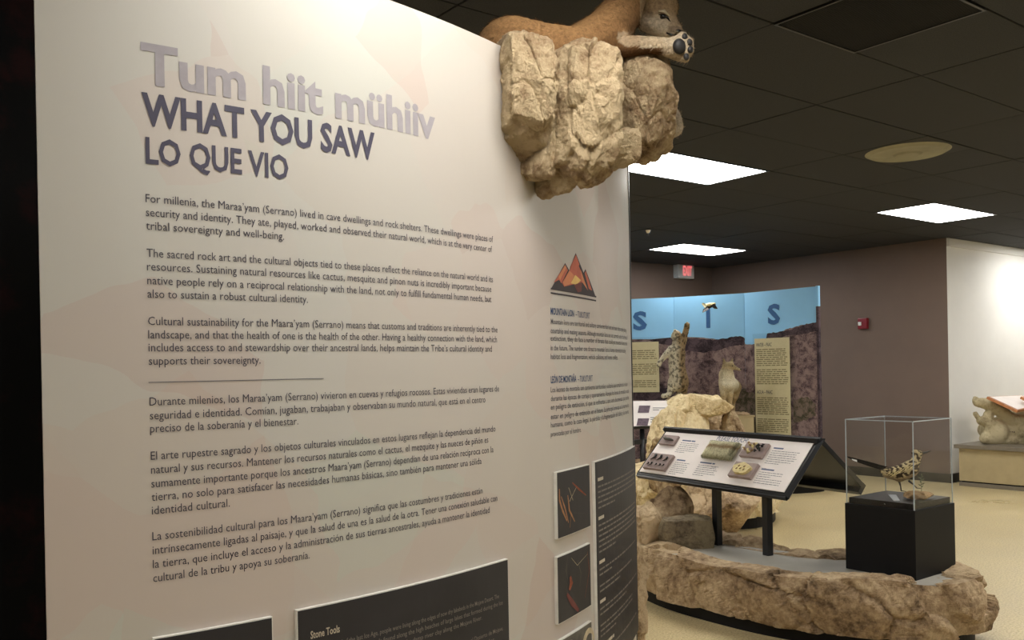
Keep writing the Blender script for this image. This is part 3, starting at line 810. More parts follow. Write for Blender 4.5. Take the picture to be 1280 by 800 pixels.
# near island (counter-clockwise plan)
ISL = [(4.86, 2.34), (4.92, 2.6), (4.82, 2.98), (4.66, 3.3), (4.66, 3.65), (4.85, 4.05), (5.15, 4.5), (5.2, 4.95), (4.8, 5.1), (4.42, 4.75), (4.14, 4.30), (3.97, 3.85), (3.93, 3.4), (3.96, 2.98), (4.08, 2.64), (4.28, 2.37), (4.52, 2.22), (4.74, 2.22)]
ISL = [(x, y, 0) for x, y in ISL]
isl = thing('exhibit_plinth', 'long curved plinth with rough brown rock rim and grey top', 'plinth', (4.4, 3.3, 0))
rock_rim('rock_rim', ISL, .070, .350, .165, 4, 'rock_brown', isl, amp=.048)
ring_wall('deck', ISL, .06, .12, .33, 'grey_deck', isl)
ring_wall('toe_kick', ISL, .055, .0, .12, 'black_laminate', isl)
# far mound under the arch rock
MND = [(6.25, 5.2), (6.62, 5.05), (7.0, 5.14), (7.35, 5.42), (7.5, 5.9), (7.4, 6.25), (7.0, 6.5), (6.5, 6.5), (6.15, 6.3), (6.0, 5.95), (6.0, 5.6), (6.05, 5.35)]
MND = [(x, y, 0) for x, y in MND]
mnd = thing('rock_plinth', 'round rock-faced plinth with black base behind the touch table', 'plinth', (6.4, 6.0, 0))
rock_rim('rock_rim', MND, .10, .48, .45, 8, 'rock_pale', mnd, amp=.09, zvar=.08)
ring_wall('deck', MND, .1, .13, .42, 'grey_deck', mnd)
ring_wall('toe_kick', MND, .05, 0, .13, 'black_laminate', mnd)
# curb under the mural
CRB = [(9.16, 6.05), (9.2, 6.4), (9.0, 7.0), (8.6, 7.8), (8.2, 8.4), (7.85, 8.3), (7.9, 7.6), (8.1, 6.9), (8.45, 6.3), (8.85, 6.05)]
CRB = [(x, y, 0) for x, y in CRB]
crb = thing('mural_plinth', 'low rocky plinth with black base in front of the blue mural', 'plinth', (8.6, 7.0, 0))
rock_rim('rock_rim', CRB, .10, .26, .14, 15, 'rock_brown', crb, amp=.05)
ring_wall('deck', CRB, .05, .12, .23, 'grey_deck', crb)
ring_wall('toe_kick', CRB, .04, 0, .12, 'black_laminate', crb)

# boulders
o = rock('boulder', at_d(858, 666, 5.66) , (.19, .13, .120), 101, 'rock_grey', None, (0, 0, -37), cuts=5, cut_range=(.72, .95), low=.2, rough=.03, boxy=.6)
tag(o, 'smooth grey-brown block boulder on the grey plinth top', 'rock', 'rocks on the long plinth')
o = rock('boulder', at_d(838, 650, 6.0), (.20, .20, .24), 107, 'rock_brown', None, (0, 0, 20), cuts=14, cut_range=(.6, .9), low=.4)
tag(o, 'taller brown boulder behind the grey block boulder', 'rock', 'rocks on the long plinth')
o = rock('boulder', at_d(812, 672, 5.75), (.12, .14, .24), 109, 'rock_brown', None, (0, 0, 20), cuts=14, cut_range=(.6, .9), low=.4)
tag(o, 'narrow upright brown rock at the left end of the long plinth', 'rock', 'rocks on the long plinth')
t = thing('rock_outcrop', 'narrow pale rock column rising beside the curved panel edge', 'rock', at_z(780, 830, 0))
rock('rock_piece', (3.12, 3.30, .30), (.17, .17, .36), 113, 'rock_brown', t, cuts=8, low=.6, boxy=.5)
rock('rock_piece', (3.105, 3.30, .72), (.15, .15, .27), 117, 'rock_ledge', t, cuts=8, low=.6, boxy=.4)
# arch rock
t = thing('arch_rock', 'big pale cream rock with a hollow rising behind the touch table', 'rock', (6.3, 5.9, .42))
P = at_d
rock('rock_piece', P(848, 556, 8.35), (.29, .30, .44), 131, 'rock_pale', t, (0, 8, 30), cuts=12, cut_range=(.66, .92), low=.5, rough=.05, sub=6)
rock('rock_piece', P(836, 592, 8.15), (.22, .24, .36), 133, 'rock_ledge', t, (0, -10, 10), cuts=14, low=.5, rough=.05)
rock('rock_piece', P(884, 510, 8.35), (.28, .24, .115), 137, 'rock_pale', t, (0, 8, -30), cuts=12, low=.5, rough=.05)
rock('rock_piece', P(858, 512, 8.40), (.20, .24, .13), 141, 'rock_pale', t, (0, -8, 0), cuts=12, low=.5, rough=.05)
rock('rock_piece', P(916, 543, 8.35), (.085, .20, .27), 139, 'rock_ledge', t, (0, -8, -30), cuts=10, low=.5, rough=.05)
rock('rock_piece', P(893, 556, 8.9), (.26, .22, .36), 143, 'rock_brown', t, (0, 0, 0), cuts=10, low=.45, rough=.05)
rock('rock_piece', P(900, 625, 7.9), (.50, .40, .30), 149, 'rock_brown', t, (0, 0, 30), cuts=18, low=.45, rough=.04)

# ================================================================== MURAL
MV = [Vector(p) for p in ((8.14, 8.71, 0), (8.69, 7.93, 0), (9.05, 7.10, 0), (9.08, 6.10, 0))]
MT = 2.35
mural = thing('folding_mural', 'sky blue folding mural screen with desert hills and big letters', 'mural', (8.9, 7.2, 0))
def mframe(i):
    a, b_ = MV[i], MV[i + 1]; t_ = (b_ - a).normalized(); n = Vector((t_.y, -t_.x, 0)).normalized()
    if n.dot(a) > 0: n = -n
    return a, t_, n, (b_ - a).length
def mmap(i):
    a, t_, n, L = mframe(i)
    return lambda s, z, o_: a + t_ * s + n * o_ + Vector((0, 0, z))
def mpx(i, u, v):
    a, t_, n, L = mframe(i); p = at_plane(u, v, a, n); return ((p - a).dot(t_), p.z)
for i in range(3):
    a, t_, n, L = mframe(i); mp = mmap(i)
    pts = [mp(.002, .02, 0), mp(L - .002, .02, 0), mp(L - .002, MT, 0), mp(.002, MT, 0)]
    prism('mural_panel', pts, -n * .035, 'mural_sky', mural)
box('end_post', (MV[3].x - .018, MV[3].y - .034, 2.12), (MV[3].x + .02, MV[3].y, MT + .005), 'mural_sky', mural)
box('end_post', (MV[3].x - .018, MV[3].y - .034, .02), (MV[3].x + .02, MV[3].y, 2.12), 'mural_band', mural)
def mpoly(i, pxs, mat, name, off):
    rough = 1.6 if 'scrub' in name else .7
    den = []; rj = random.Random(len(pxs) * 7 + i)
    for q in range(len(pxs)):
        (u0, v0), (u1, v1) = pxs[q], pxs[(q + 1) % len(pxs)]; m_ = max(1, int(hypot(u1 - u0, v1 - v0) / 2.5)) if max(v0, v1) < 560 and min(u0, u1) > 846 or 'scrub' in name else 1
        for k in range(m_):
            j = rough if k else 0; den.append((u0 + (u1 - u0) * k / m_ + rj.uniform(-j, j) * .4, v0 + (v1 - v0) * k / m_ + rj.uniform(-j, j)))
    pxs = den
    a, t_, n, L = mframe(i); pp = []
    for u, v in pxs:
        s, z_ = mpx(i, u, v); pp.append((min(max(s, .0005), L - .0005), max(.03, z_)))
    return flat_poly(name, pp, mmap(i), mat, mural, off, 10)
# hills (ridge lines read off the print), dark cliff band, scrub
mpoly(2, [(915, 430), (960, 431), (962, 419), (985, 411), (1003, 406), (1032, 400), (1040, 601), (915, 610)], 'mural_hill', 'printed_hill', .001)
mpoly(2, [(957, 427), (959, 417), (985, 413), (1003, 407), (1035, 399), (1035, 410), (1003, 418), (985, 419), (975, 423)], 'mural_band', 'printed_cliff', .002)
mpoly(1, [(830, 421), (880, 422), (945, 429), (945, 610), (830, 615)], 'mural_hill', 'printed_hill', .001)
mpoly(1, [(830, 421), (865, 423), (893, 425), (925, 420), (932, 423), (930, 431), (915, 433), (897, 438), (878, 441), (860, 438), (830, 442)], 'mural_band', 'printed_cliff', .002)
mpoly(0, [(787, 424), (815, 424), (855, 421), (855, 615), (787, 615)], 'mural_hill', 'printed_hill', .001)
mpoly(0, [(810, 425), (855, 421), (855, 432), (826, 430)], 'mural_band', 'printed_cliff', .002)
mpoly(0, [(787, 488), (855, 484), (855, 500), (787, 500)], 'mural_band', 'printed_cliff', .002)
mpoly(1, [(890, 500), (915, 488), (945, 484), (945, 560), (890, 560)], 'mural_scrub', 'printed_scrub', .0025)
mpoly(2, [(915, 484), (946, 492), (950, 560), (915, 560)], 'mural_scrub', 'printed_scrub', .0025)
mpoly(2, [(992, 500), (1010, 496), (1019.5, 505), (1019.5, 520), (992, 530)], 'mural_scrub', 'printed_scrub', .0025)
def letter(i, txt, u0, u1, vt, vb):
    s0, zb = mpx(i, u0, vb); s1, zt = mpx(i, u1, vt)
    lettering('letter', [(txt, s0, s1, zb, zt - zb)], mmap(i), 'mural_letter', mural, .004, .035)
letter(0, 'S', 791.5, 808.5, 389, 413)
letter(1, 'I', 883, 887.5, 386, 410)
letter(2, 'S', 960, 975, 379.5, 406)
def tanboard(i, u0, u1, vt, vb, label, heads):
    t_ = thing('text_board', label, 'board', mmap(i)(mpx(i, (u0 + u1) / 2, vb)[0], mpx(i, u0, vb)[1], .02), 'text boards on the mural')
    s0, z0 = mpx(i, u0, vb); s1, z1 = mpx(i, u1, vt); mp = mmap(i)
    n = mframe(i)[2]
    prism('acrylic_plate', [mp(s0 - .03, z0, .012), mp(s1 + .07, z0, .012), mp(s1 + .07, z1 + .06, .012), mp(s0 - .03, z1 + .06, .012)], n * .004, 'acrylic', t_)
    prism('tan_sheet', [mp(s0, z0, .018), mp(s1, z0, .018), mp(s1, z1, .018), mp(s0, z1, .018)], n * .004, 'tan_board', t_)
    H = z1 - z0; W = s1 - s0; rows_ = []
    for y0_, y1_ in heads['blocks']:
        y_ = y0_
        while y_ < y1_:
            rows_.append((s0 + .05 * W, s0 + W * random.uniform(.88, .96), z1 - y_ * H, .011)); y_ += .0205 * 122 / (vb - vt)
    bars('paragraph_lettering', rows_, mp, 'text_on_tan', t_, .0235, 5, (.03, .1), .012)
    for (txt, y_, x1_) in heads['heads']:
        lettering('heading_lettering', [(txt, s0 + .05 * W, s0 + x1_ * W, z1 - y_ * H, .045)], mp, 'ink_title', t_, .0235, .008)
tanboard(2, 946.5, 988, 421.5, 543, 'tall tan text board headed Water on the mural', dict(heads=[('WATER – PAAC', .085, .5), ('AGUA – PAAC', .575, .5)], blocks=[(.12, .30), (.33, .49), (.62, .80), (.84, .97)]))
tanboard(0, 787.5, 823.5, 427, 490.5, 'short tan text board beside the leaping bobcat', dict(heads=[], blocks=[(.18, .36), (.45, .65), (.78, .92)]))

# quail in flight
t = thing('flying_quail', 'small pale flying bird mounted over the letter I', 'bird', P(886, 384, 11.2))
def quail_col(p, n): return S(226, 206, 150) if n.z > -.1 else S(60, 52, 44)
fused('body', [(P(884, 383, 11.2), .04, P(890, 381, 11.2), .03), (P(890, 381, 11.2), .025, P(893, 380, 11.15), .02)], .008, 'feather', t, quail_col)
for pts in ([(884, 383), (880, 379), (877, 380), (881, 385)], [(884, 384), (879, 387), (878, 391), (886, 387)], [(889, 383), (893, 386), (897, 386), (894, 381)]):
    pp = [P(u, v, 11.18 - .02 * k) for k, (u, v) in enumerate(pts)]
    prism('wing', pp, Vector((0, 0, .006)), 'plate_dark' if pts[0] != (884, 383) else 'tan_board', t)
tube('mount_wire', [P(886, 384, 11.2), P(889, 386, 11.55)], .004, 'black_metal', t, 6)

# bobcat leaping upright
t = thing('bobcat', 'spotted bobcat standing upright, reaching one paw up toward the bird', 'bobcat', P(848, 500, 11.2))
dd = 11.1
cap2 = [(P(846, 440, dd), .105, P(846, 458, dd), .10), (P(846, 458, dd), .10, P(849, 478, dd), .12), (P(846, 440, dd), .085, P(845.5, 429, dd), .055),
 (P(845.5, 421, dd), .062, P(845.5, 419, dd), .060), (P(845, 419, dd - .03), .035, P(844, 414, dd - .06), .026),
 (P(841, 420, dd), .022, P(838.8, 423, dd), .008), (P(850, 420, dd), .022, P(852.5, 422, dd), .008),
 (P(851, 434, dd), .055, P(855, 422, dd), .042), (P(855, 422, dd), .040, P(858.5, 409, dd), .034), (P(858.5, 409, dd), .038, P(859, 406, dd - .04), .034),
 (P(840, 437, dd), .055, P(832, 444, dd), .040), (P(832, 444, dd), .038, P(825, 452, dd), .030), (P(825, 452, dd), .032, P(823.5, 456, dd), .030),
 (P(843, 478, dd), .085, P(839, 488, dd), .05), (P(839, 488, dd), .042, P(836, 494, dd), .032), (P(836, 494, dd), .032, P(829, 495, dd - .05), .030),
 (P(852, 478, dd), .085, P(854, 492, dd), .05), (P(854, 492, dd), .042, P(853, 504, dd), .034), (P(853, 504, dd), .034, P(849, 506, dd - .05), .032)]
B0 = P(846, 458, dd)
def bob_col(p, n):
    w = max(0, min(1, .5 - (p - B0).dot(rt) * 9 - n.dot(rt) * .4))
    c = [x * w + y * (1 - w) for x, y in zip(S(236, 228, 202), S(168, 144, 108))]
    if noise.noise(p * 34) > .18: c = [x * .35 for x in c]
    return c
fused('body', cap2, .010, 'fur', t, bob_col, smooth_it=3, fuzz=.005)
for u in (843.5, 847.5):
    bm = bmesh.new(); ellipsoid(bm, P(u, 417.5, dd - .055), (.008, .008, .008)); bm_obj('eye', bm, 'eye_dark', t, True)
bm = bmesh.new(); ellipsoid(bm, P(844, 413, dd - .085), (.010, .010, .007)); bm_obj('nose', bm, 'eye_dark', t, True)
o = rock('boulder', P(846, 535, 11.2), (.40, .26, .50), 151, 'rock_brown', None, cuts=16); tag(o, 'brown rock under the feet of the bobcat', 'rock')

# coyote on a box pedestal
cz = P(911, 518, 10.7)
c0 = P(916, 520, 10.75)
ped = thing('pedestal', 'plain tan box pedestal under the coyote', 'pedestal', (c0.x, c0.y, .23))
Mp = Matrix.Translation((c0.x, c0.y, 0)) @ Matrix.Rotation(radians(-20), 4, 'Z')
box('box_body', (-.16, -.20, .23), (.16, .30, cz.z - .03), 'bench_front', ped, Mp)
box('top_slab', (-.17, -.21, cz.z - .03), (.17, .31, cz.z - .01), 'bench_front', ped, Mp)
rock('ground_piece', (c0.x, c0.y, cz.z + .002), (.17, .22, .03), 155, 'rock_brown', ped, sub=4, cuts=6)
t = thing('coyote', 'standing grey-tan coyote with head turned to the right', 'coyote', (cz.x, cz.y, cz.z))
dd = 10.6
cap3 = [(P(909, 478, dd), .100, P(908, 468, dd), .088), (P(908, 468, dd), .085, P(909, 459, dd), .062), (P(910, 458, dd), .055, P(913, 457, dd - .02), .048),
 (P(914, 458, dd - .02), .038, P(919, 460, dd - .04), .024), (P(919, 460, dd - .04), .022, P(925, 462, dd - .05), .014),
 (P(906, 455, dd), .026, P(904.3, 448.5, dd), .010), (P(913.5, 455, dd + .02), .024, P(915.8, 448.5, dd + .02), .010),
 (P(909, 480, dd), .10, P(915, 482, dd + .35), .095), (P(915, 482, dd + .35), .095, P(917, 483, dd + .55), .09),
 (P(904, 484, dd), .05, P(904.5, 500, dd), .028), (P(904.5, 500, dd), .026, P(904.5, 515, dd), .020), (P(904.5, 515, dd), .024, P(905, 517, dd - .05), .020),
 (P(913, 484, dd), .05, P(912.5, 500, dd), .028), (P(912.5, 500, dd), .026, P(912.5, 515, dd), .020), (P(912.5, 515, dd), .024, P(913, 517, dd - .05), .020),
 (P(920, 484, dd + .5), .07, P(919, 496, dd + .5), .040), (P(919, 496, dd + .5), .036, P(917, 503, dd + .58), .024), (P(917, 503, dd + .58), .022, P(917, 514.5, dd + .52), .020),
 (P(912, 484, dd + .5), .07, P(911, 496, dd + .5), .040), (P(911, 496, dd + .5), .036, P(910, 503, dd + .58), .024), (P(910, 503, dd + .58), .022, P(910, 514.5, dd + .52), .020),
 (P(918, 482, dd + .6), .04, P(922, 490, dd + .7), .045), (P(922, 490, dd + .7), .045, P(923, 499, dd + .7), .02)]
CZ0 = cz.z
def coy_col(p, n):
    h = p.z - CZ0 + .03 * noise.noise(p * 9); a = (p - cz).dot(rt); dp = (p - cz).dot(fl)
    w = max(0, min(1, 1 - abs(h - .38) / .16)) * max(0, min(1, .5 - n.dot(fl) * .9)) * (1 if dp < .15 else 0)
    base = [x * (1 - .25 * noise.noise(p * 14)) for x in S(186, 166, 126)]
    if n.z > .3 or h > .56: base = [x * .72 for x in base]
    if h < .2: base = list(S(190, 168, 128))
    return [x * (1 - w) + y * w for x, y in zip(base, S(240, 232, 204))]
fused('body', cap3, .008, 'fur', t, coy_col, smooth_it=3, fuzz=.004)
bm = bmesh.new(); ellipsoid(bm, P(915.5, 457.5, dd - .065), (.007, .007, .007)); bm_obj('eye', bm, 'eye_dark', t, True)
bm = bmesh.new(); ellipsoid(bm, P(925.7, 461.6, dd - .055), (.010, .010, .009)); bm_obj('nose', bm, 'eye_dark', t, True)

# reading rail in front of the mural (left)
t = thing('reading_rail', 'white reading rail on a black stand half hidden by the curved panel', 'sign', P(802, 620, 10.0))
c_bl, c_br, c_tr, c_tl = P(772, 534, 9.8), P(846, 531, 10.0), P(852, 501, 10.35), P(778, 502, 10.15)
nn = (c_br - c_bl).cross(c_tl - c_bl).normalized()
if nn.z < 0: nn = -nn
ctr = (c_bl + c_br + c_tr + c_tl) / 4
prism('frame', [ctr + (p - ctr) * 1.05 for p in (c_bl, c_br, c_tr, c_tl)], -nn * .03, 'black_metal', t)
prism('print_sheet', [p + nn * .002 for p in (c_bl, c_br, c_tr, c_tl)], nn * .003, 'white_sheet', t)
for du, dv in ((0, 0), (-1.5, 16)):
    q = [P(u + du, v + dv, 9.05) for u, v in ((797, 516), (812, 516), (813, 507), (799, 507))]
    q = [at_plane(u + du, v + dv, c_bl + nn * .006, nn) for u, v in ((797, 516), (811, 516), (813, 507), (799, 507))]
    prism('printed_photo', q, nn * .001, 'purple_photo', t)
V = []
for (u0, u1, v) in ((816, 832, 509.5), (816, 824, 512), (813, 828, 521.5), (813, 826, 524), (813, 828, 527)):
    V.append([at_plane(u, v_, c_bl + nn * .006, nn) for u, v_ in ((u0, v), (u1, v), (u1, v + .8), (u0, v + .8))])
vv = [p for q in V for p in q]; o = link_mesh('paragraph_lettering', vv, [tuple(range(4 * i, 4 * i + 4)) for i in range(len(V))], 'ink_grey', t); o['kind'] = 'stuff'
for u in (802.5,):
    a = P(u, 536, 10.0); tube('post', [(a.x, a.y, 0), (a.x, a.y, a.z)], .028, 'black_metal', t, 10)
a = P(800, 555, 10.0); b_ = P(806, 555, 10.0); box('bracket', (a.x - .12, a.y - .03, a.z), (a.x + .12, a.y + .03, a.z + .05), 'black_metal', t)

# ================================================================== TOUCH TABLE
TT = Vector((.139, .990, 0)); TN = Vector((.990, -.139, 0)); ORG = Vector((4.27, 3.10, 0))
def tp(a, n, z): return ORG + TT * a + TN * n + Vector((0, 0, z))
Wd = 1.32; ZF, ZR = .74, 1.02; NR = .26; NB = .62
table = thing('touch_table', 'black two-sided sloping table with pale Please Touch sheet', 'table', tp(.66, .15, .33))
sl = (tp(0, NR, ZR) - tp(0, 0, ZF)).normalized(); sn = TT.cross(sl).normalized()
if sn.z < 0: sn = -sn
print('slope normal', sn)
def tmap(a, b, o_): return tp(0, 0, ZF) + TT * a + sl * b + sn * o_
SLN = (tp(0, NR, ZR) - tp(0, 0, ZF)).length
prism('front_leaf', [tmap(-.02, -.02, -.006), tmap(Wd + .02, -.02, -.006), tmap(Wd + .02, SLN + .015, -.006), tmap(-.02, SLN + .015, -.006)], -sn * .028, 'black_metal', table, .002)
bm = bmesh.new()
def bar(p, q, r_): add_tube(bm, [p, q], r_, 4)
for a0_, b0_, a1_, b1_ in ((-.02, -.02, Wd + .02, -.02), (-.02, -.02, -.02, SLN + .01), (Wd + .02, -.02, Wd + .02, SLN + .01), (-.02, SLN + .01, Wd + .02, SLN + .01)):
    bar(tmap(a0_, b0_, -.022), tmap(a1_, b1_, -.022), .018)
bm_obj('edge_frame', bm, 'black_metal', table)
prism('print_sheet', [tmap(0, 0, -.004), tmap(Wd, 0, -.004), tmap(Wd, SLN, -.004), tmap(0, SLN, -.004)], sn * .005, 'white_sheet', table)
# back leaf
bn = (tp(0, NB, .72) - tp(0, NR, ZR)).normalized(); bnn = TT.cross(bn).normalized()
if bnn.z < 0: bnn = -bnn
def bmap(a, b, o_): return tp(0, NR, ZR) + TT * a + bn * b + bnn * o_
BL = (tp(0, NB, .72) - tp(0, NR, ZR)).length
prism('back_leaf', [bmap(-.03, .0, .02), bmap(Wd + .06, .0, .02), bmap(Wd + .06, BL, .02), bmap(-.03, BL, .02)], -bnn * .03, 'black_metal', table, .002)
prism('back_lip', [bmap(-.03, BL - .02, .022), bmap(Wd + .06, BL - .02, .022), bmap(Wd + .06, BL + .012, .022), bmap(-.03, BL + .012, .022)], -bnn * .07, 'black_metal', table, .002)
prism('ridge_cap', [tp(-.025, NR - .02, ZR + .008), tp(-.025, NR + .05, ZR + .004), tp(-.025, NR + .04, ZR - .02), tp(-.025, NR - .02, ZR - .02)], TT * (Wd + .05), 'black_metal', table)
for u, v in ((897, 681), (960, 694)):
    p = at_z(u, v, .33); 
    M = Matrix.Translation((p.x, p.y, 0)) @ Matrix.Rotation(radians(-8), 4, 'Z')
    nloc = (Vector((p.x, p.y, 0)) - ORG).dot(TN); zt = ZF + (ZR - ZF) * nloc / NR - .02
    box('post', (-.022, -.022, .33), (.022, .022, zt), 'black_metal', table, M)
p1_, p2_ = at_z(897, 681, .33), at_z(960, 694, .33)
tube('cross_bar', [tp(.15, .15, .86), tp(1.15, .15, .86)], .014, 'black_metal', table, 6)
tube('strut', [tp(.5, .17, .70), tp(.5, .55, .74)], .012, 'black_metal', table, 6)
def txy(u, v, o_=0.0):
    p = at_plane(u, v, tmap(0, 0, o_), sn) - tp(0, 0, ZF); return (p.dot(TT), p.dot(sl))
def cxy(a, b): return txy(790 + a / 5.818, 520 + b / 5.818)
# a runs toward the far (left) end, so lettering is laid out mirrored in a
lmap = lambda x, y, o_: tmap(Wd - x, y, o_)
ft = lambda u, v: (Wd - txy(u, v)[0], txy(u, v)[1])
cft = lambda a, b: ft(790 + a / 5.818, 520 + b / 5.818)
x0_, y0_ = cft(630, 150); x1_, y1_ = cft(850, 172)
lettering('heading_lettering', [('PLEASE TOUCH!', x0_, x1_, (y0_ + y1_) / 2 - .028, .034)], lmap, 'ink_blue', table, .002, 0.0)
rw, hd = [], []
def block(hx0, hy, hx1, w, n_, seed, dy=.0):
    a0_, b0_ = cft(hx0, hy); a1_, _ = cft(hx1, hy)
    hd.append((a0_, a1_, b0_ - .010, .010))
    for k in range(n_): rw.append((a0_, a0_ + w * (random.uniform(.85, 1) if k < n_ - 1 else .5), b0_ - .028 - .0155 * k, .0035))
block(370, 174, 470, .19, 6, 1); block(330, 315, 397, .15, 7, 2); block(500, 333, 615, .20, 6, 3); block(1035, 229, 1110, .22, 7, 4); block(945, 382, 1045, .21, 3, 5)
a0_, b0_ = cft(900, 455)
for k in range(3): rw.append((a0_, a0_ + .2, b0_ - .0155 * k, .0035))
bars('heading_lettering', hd, lmap, 'ink_blue_faint', table, .002, 8, (.08, .12))
bars('paragraph_lettering', rw, lmap, 'ink_grey', table, .002, 9, (.008, .03), .004)
def tray(pxs, h, name='specimen_block'):
    """block from its top-face corners in crop pixels"""
    pts = [cft(a, b) for a, b in pxs]; xs = [p[0] for p in pts]; ys = [p[1] for p in pts]
    xs.sort(); ys.sort(); xa, xb = (xs[0] + xs[1]) / 2, (xs[2] + xs[3]) / 2; ya, yb = (ys[0] + ys[1]) / 2, (ys[2] + ys[3]) / 2
    prism(name, [lmap(xa, ya, .001), lmap(xb, ya, .001), lmap(xb, yb, .001), lmap(xa, yb, .001)], sn * h, 'tray_mauve', table, .002)
    return bpy.context.scene.collection.objects[-1], xa, xb, ya, yb
def spec(par, bm, mat, name, smooth=True): return bm_obj(name, bm, mat, par, smooth)
tr, xa, xb, ya, yb = tray([(240, 148), (355, 155), (305, 222), (205, 212)], .018)
bm = bmesh.new(); m = lambda x, y, o_: lmap(xa + (xb - xa) * x, ya + (yb - ya) * y, .018 + o_)
add_tube(bm, [m(.15, .65, .008), m(.35, .5, .012), m(.65, .48, .012), m(.85, .45, .006)], [.004, .010, .009, .005], 8); add_tube(bm, [m(.2, .8, .006), m(.4, .5, .012)], [.003, .008], 6)
spec(tr, bm, 'grey_photo', 'fossil_jaw')
tr, xa, xb, ya, yb = tray([(150, 282), (318, 295), (248, 405), (95, 392)], .022)
m = lambda x, y, o_: lmap(xa + (xb - xa) * x, ya + (yb - ya) * y, .022 + o_)
for x, y, L in ((.25, .72, .30), (.52, .70, .28), (.80, .66, .22), (.15, .25, .10), (.30, .26, .16), (.52, .25, .07), (.70, .25, .10), (.85, .25, .09)):
    bm = bmesh.new(); add_tube(bm, [m(x - .02 - L * .35, y - L * .6, .004), m(x + .05, y - L * .2, .010), m(x + .06, y + L * .35, .012), m(x + .02, y + L * .6, .006)], [.001, .006 * (.5 + L * 2), .008 * (.5 + L * 2), .005], 8)
    spec(tr, bm, 'claw_black', 'claw')
tr, xa, xb, ya, yb = tray([(850, 206), (1015, 216), (950, 318), (790, 305)], .022)
m = lambda x, y, o_: lmap(xa + (xb - xa) * x, ya + (yb - ya) * y, .022 + o_)
rnd = random.Random(5)
for k in range(16):
    bm = bmesh.new(); x, y = rnd.uniform(.15, .5), rnd.uniform(.15, .85); an = rnd.uniform(0, pi)
    add_tube(bm, [m(x, y, .006), m(x + .07 * cos(an), y + .1 * sin(an), .016), m(x + .12 * cos(an), y + .17 * sin(an), .010)], [.003, .007, .003], 6)
    spec(tr, bm, 'bone_cream' if k % 3 else 'tan_stone', 'seed_pod')
for k in range(9):
    bm = bmesh.new(); x, y = rnd.uniform(.62, .85), rnd.uniform(.3, .75); an = rnd.uniform(0, pi)
    add_tube(bm, [m(x, y, .006), m(x + .05 * cos(an), y + .1 * sin(an), .018), m(x + .08 * cos(an), y + .14 * sin(an), .008)], [.004, .008, .004], 6)
    spec(tr, bm, 'claw_black', 'seed_pod')
tr, xa, xb, ya, yb = tray([(768, 347), (930, 362), (878, 468), (710, 452)], .024)
m = lambda x, y, o_: lmap(xa + (xb - xa) * x, ya + (yb - ya) * y, .024 + o_)
bm = bmesh.new(); ring = []
for k in range(28):
    a = 2 * pi * k / 28; rr = .38 * (1 + .06 * sin(5 * a) + .03 * sin(9 * a)); ring.append((.5 + rr * cos(a) * 1.02, .5 + rr * sin(a) * 1.0))
lo = [bm.verts.new(m(x, y, .0005)) for x, y in ring]; hi = [bm.verts.new(m(.5 + (x - .5) * .94, .5 + (y - .5) * .94, .018)) for x, y in ring]
for k in range(28): bm.faces.new((lo[k], lo[(k + 1) % 28], hi[(k + 1) % 28], hi[k]))
bm.faces.new(hi); spec(tr, bm, 'bone_cream', 'cast_disc', False)
for x, y in ((.38, .6), (.62, .6), (.5, .45), (.34, .42), (.66, .4)):
    bm = bmesh.new(); add_tube(bm, [m(x - .03, y - .03, .018), m(x + .03, y + .04, .021)], [.004, .003], 6); spec(tr, bm, 'tan_stone', 'track_dent')
# fur pelt: base with thousands of short strands
tr, xa, xb, ya, yb = tray([(600, 198), (790, 220), (722, 328), (528, 304)], .010)
pelt_m = lambda x, y, o_: lmap(xa + (xb - xa) * x, ya + (yb - ya) * y, .010 + o_ * 1.15)
N = 26; V = []; C_ = []
for i in range(N + 1):
    for j in range(N + 1):
        x, y = i / N, j / N; ed = min(x, 1 - x, y, 1 - y); ex = 1.12
        xx, yy = .5 + (x - .5) * ex + .02 * noise.noise(Vector((x * 4, y * 4, 1))), .5 + (y - .5) * ex + .02 * noise.noise(Vector((x * 4, y * 4, 7)))
        V.append(pelt_m(xx, yy, .026 * min(1, ed * 7) ** .5 + .004 * noise.noise(Vector((x * 7, y * 7, 3)))))
fc = [(i * (N + 1) + j, (i + 1) * (N + 1) + j, (i + 1) * (N + 1) + j + 1, i * (N + 1) + j + 1) for i in range(N) for j in range(N)]
def pelt_colour(x, y):
    w = noise.noise(Vector((x * 3, y * 4, 2))) * .5 + noise.noise(Vector((x * 14, y * 20, 4))) * .25
    t_ = max(0, 1 - abs(y - .66 - w * .25) / .18)
    c = [p * (1 - t_) + q * t_ for p, q in zip(S(214, 208, 172), S(150, 116, 78))]
    e_ = max(0, 1 - min(y, 1 - y, 1 - x) / .12) * .55
    return [p * (1 - e_) + q * e_ for p, q in zip(c, S(84, 84, 62))]
o = link_mesh('pelt_base', V, fc, 'pelt', tr, True)
ca = o.data.color_attributes.new('Col', 'FLOAT_COLOR', 'POINT')
for i in range(N + 1):
    for j in range(N + 1): ca.data[i * (N + 1) + j].color = (*pelt_colour(i / N, j / N), 1)
V, fc, cc = [], [], []; rnd = random.Random(9)
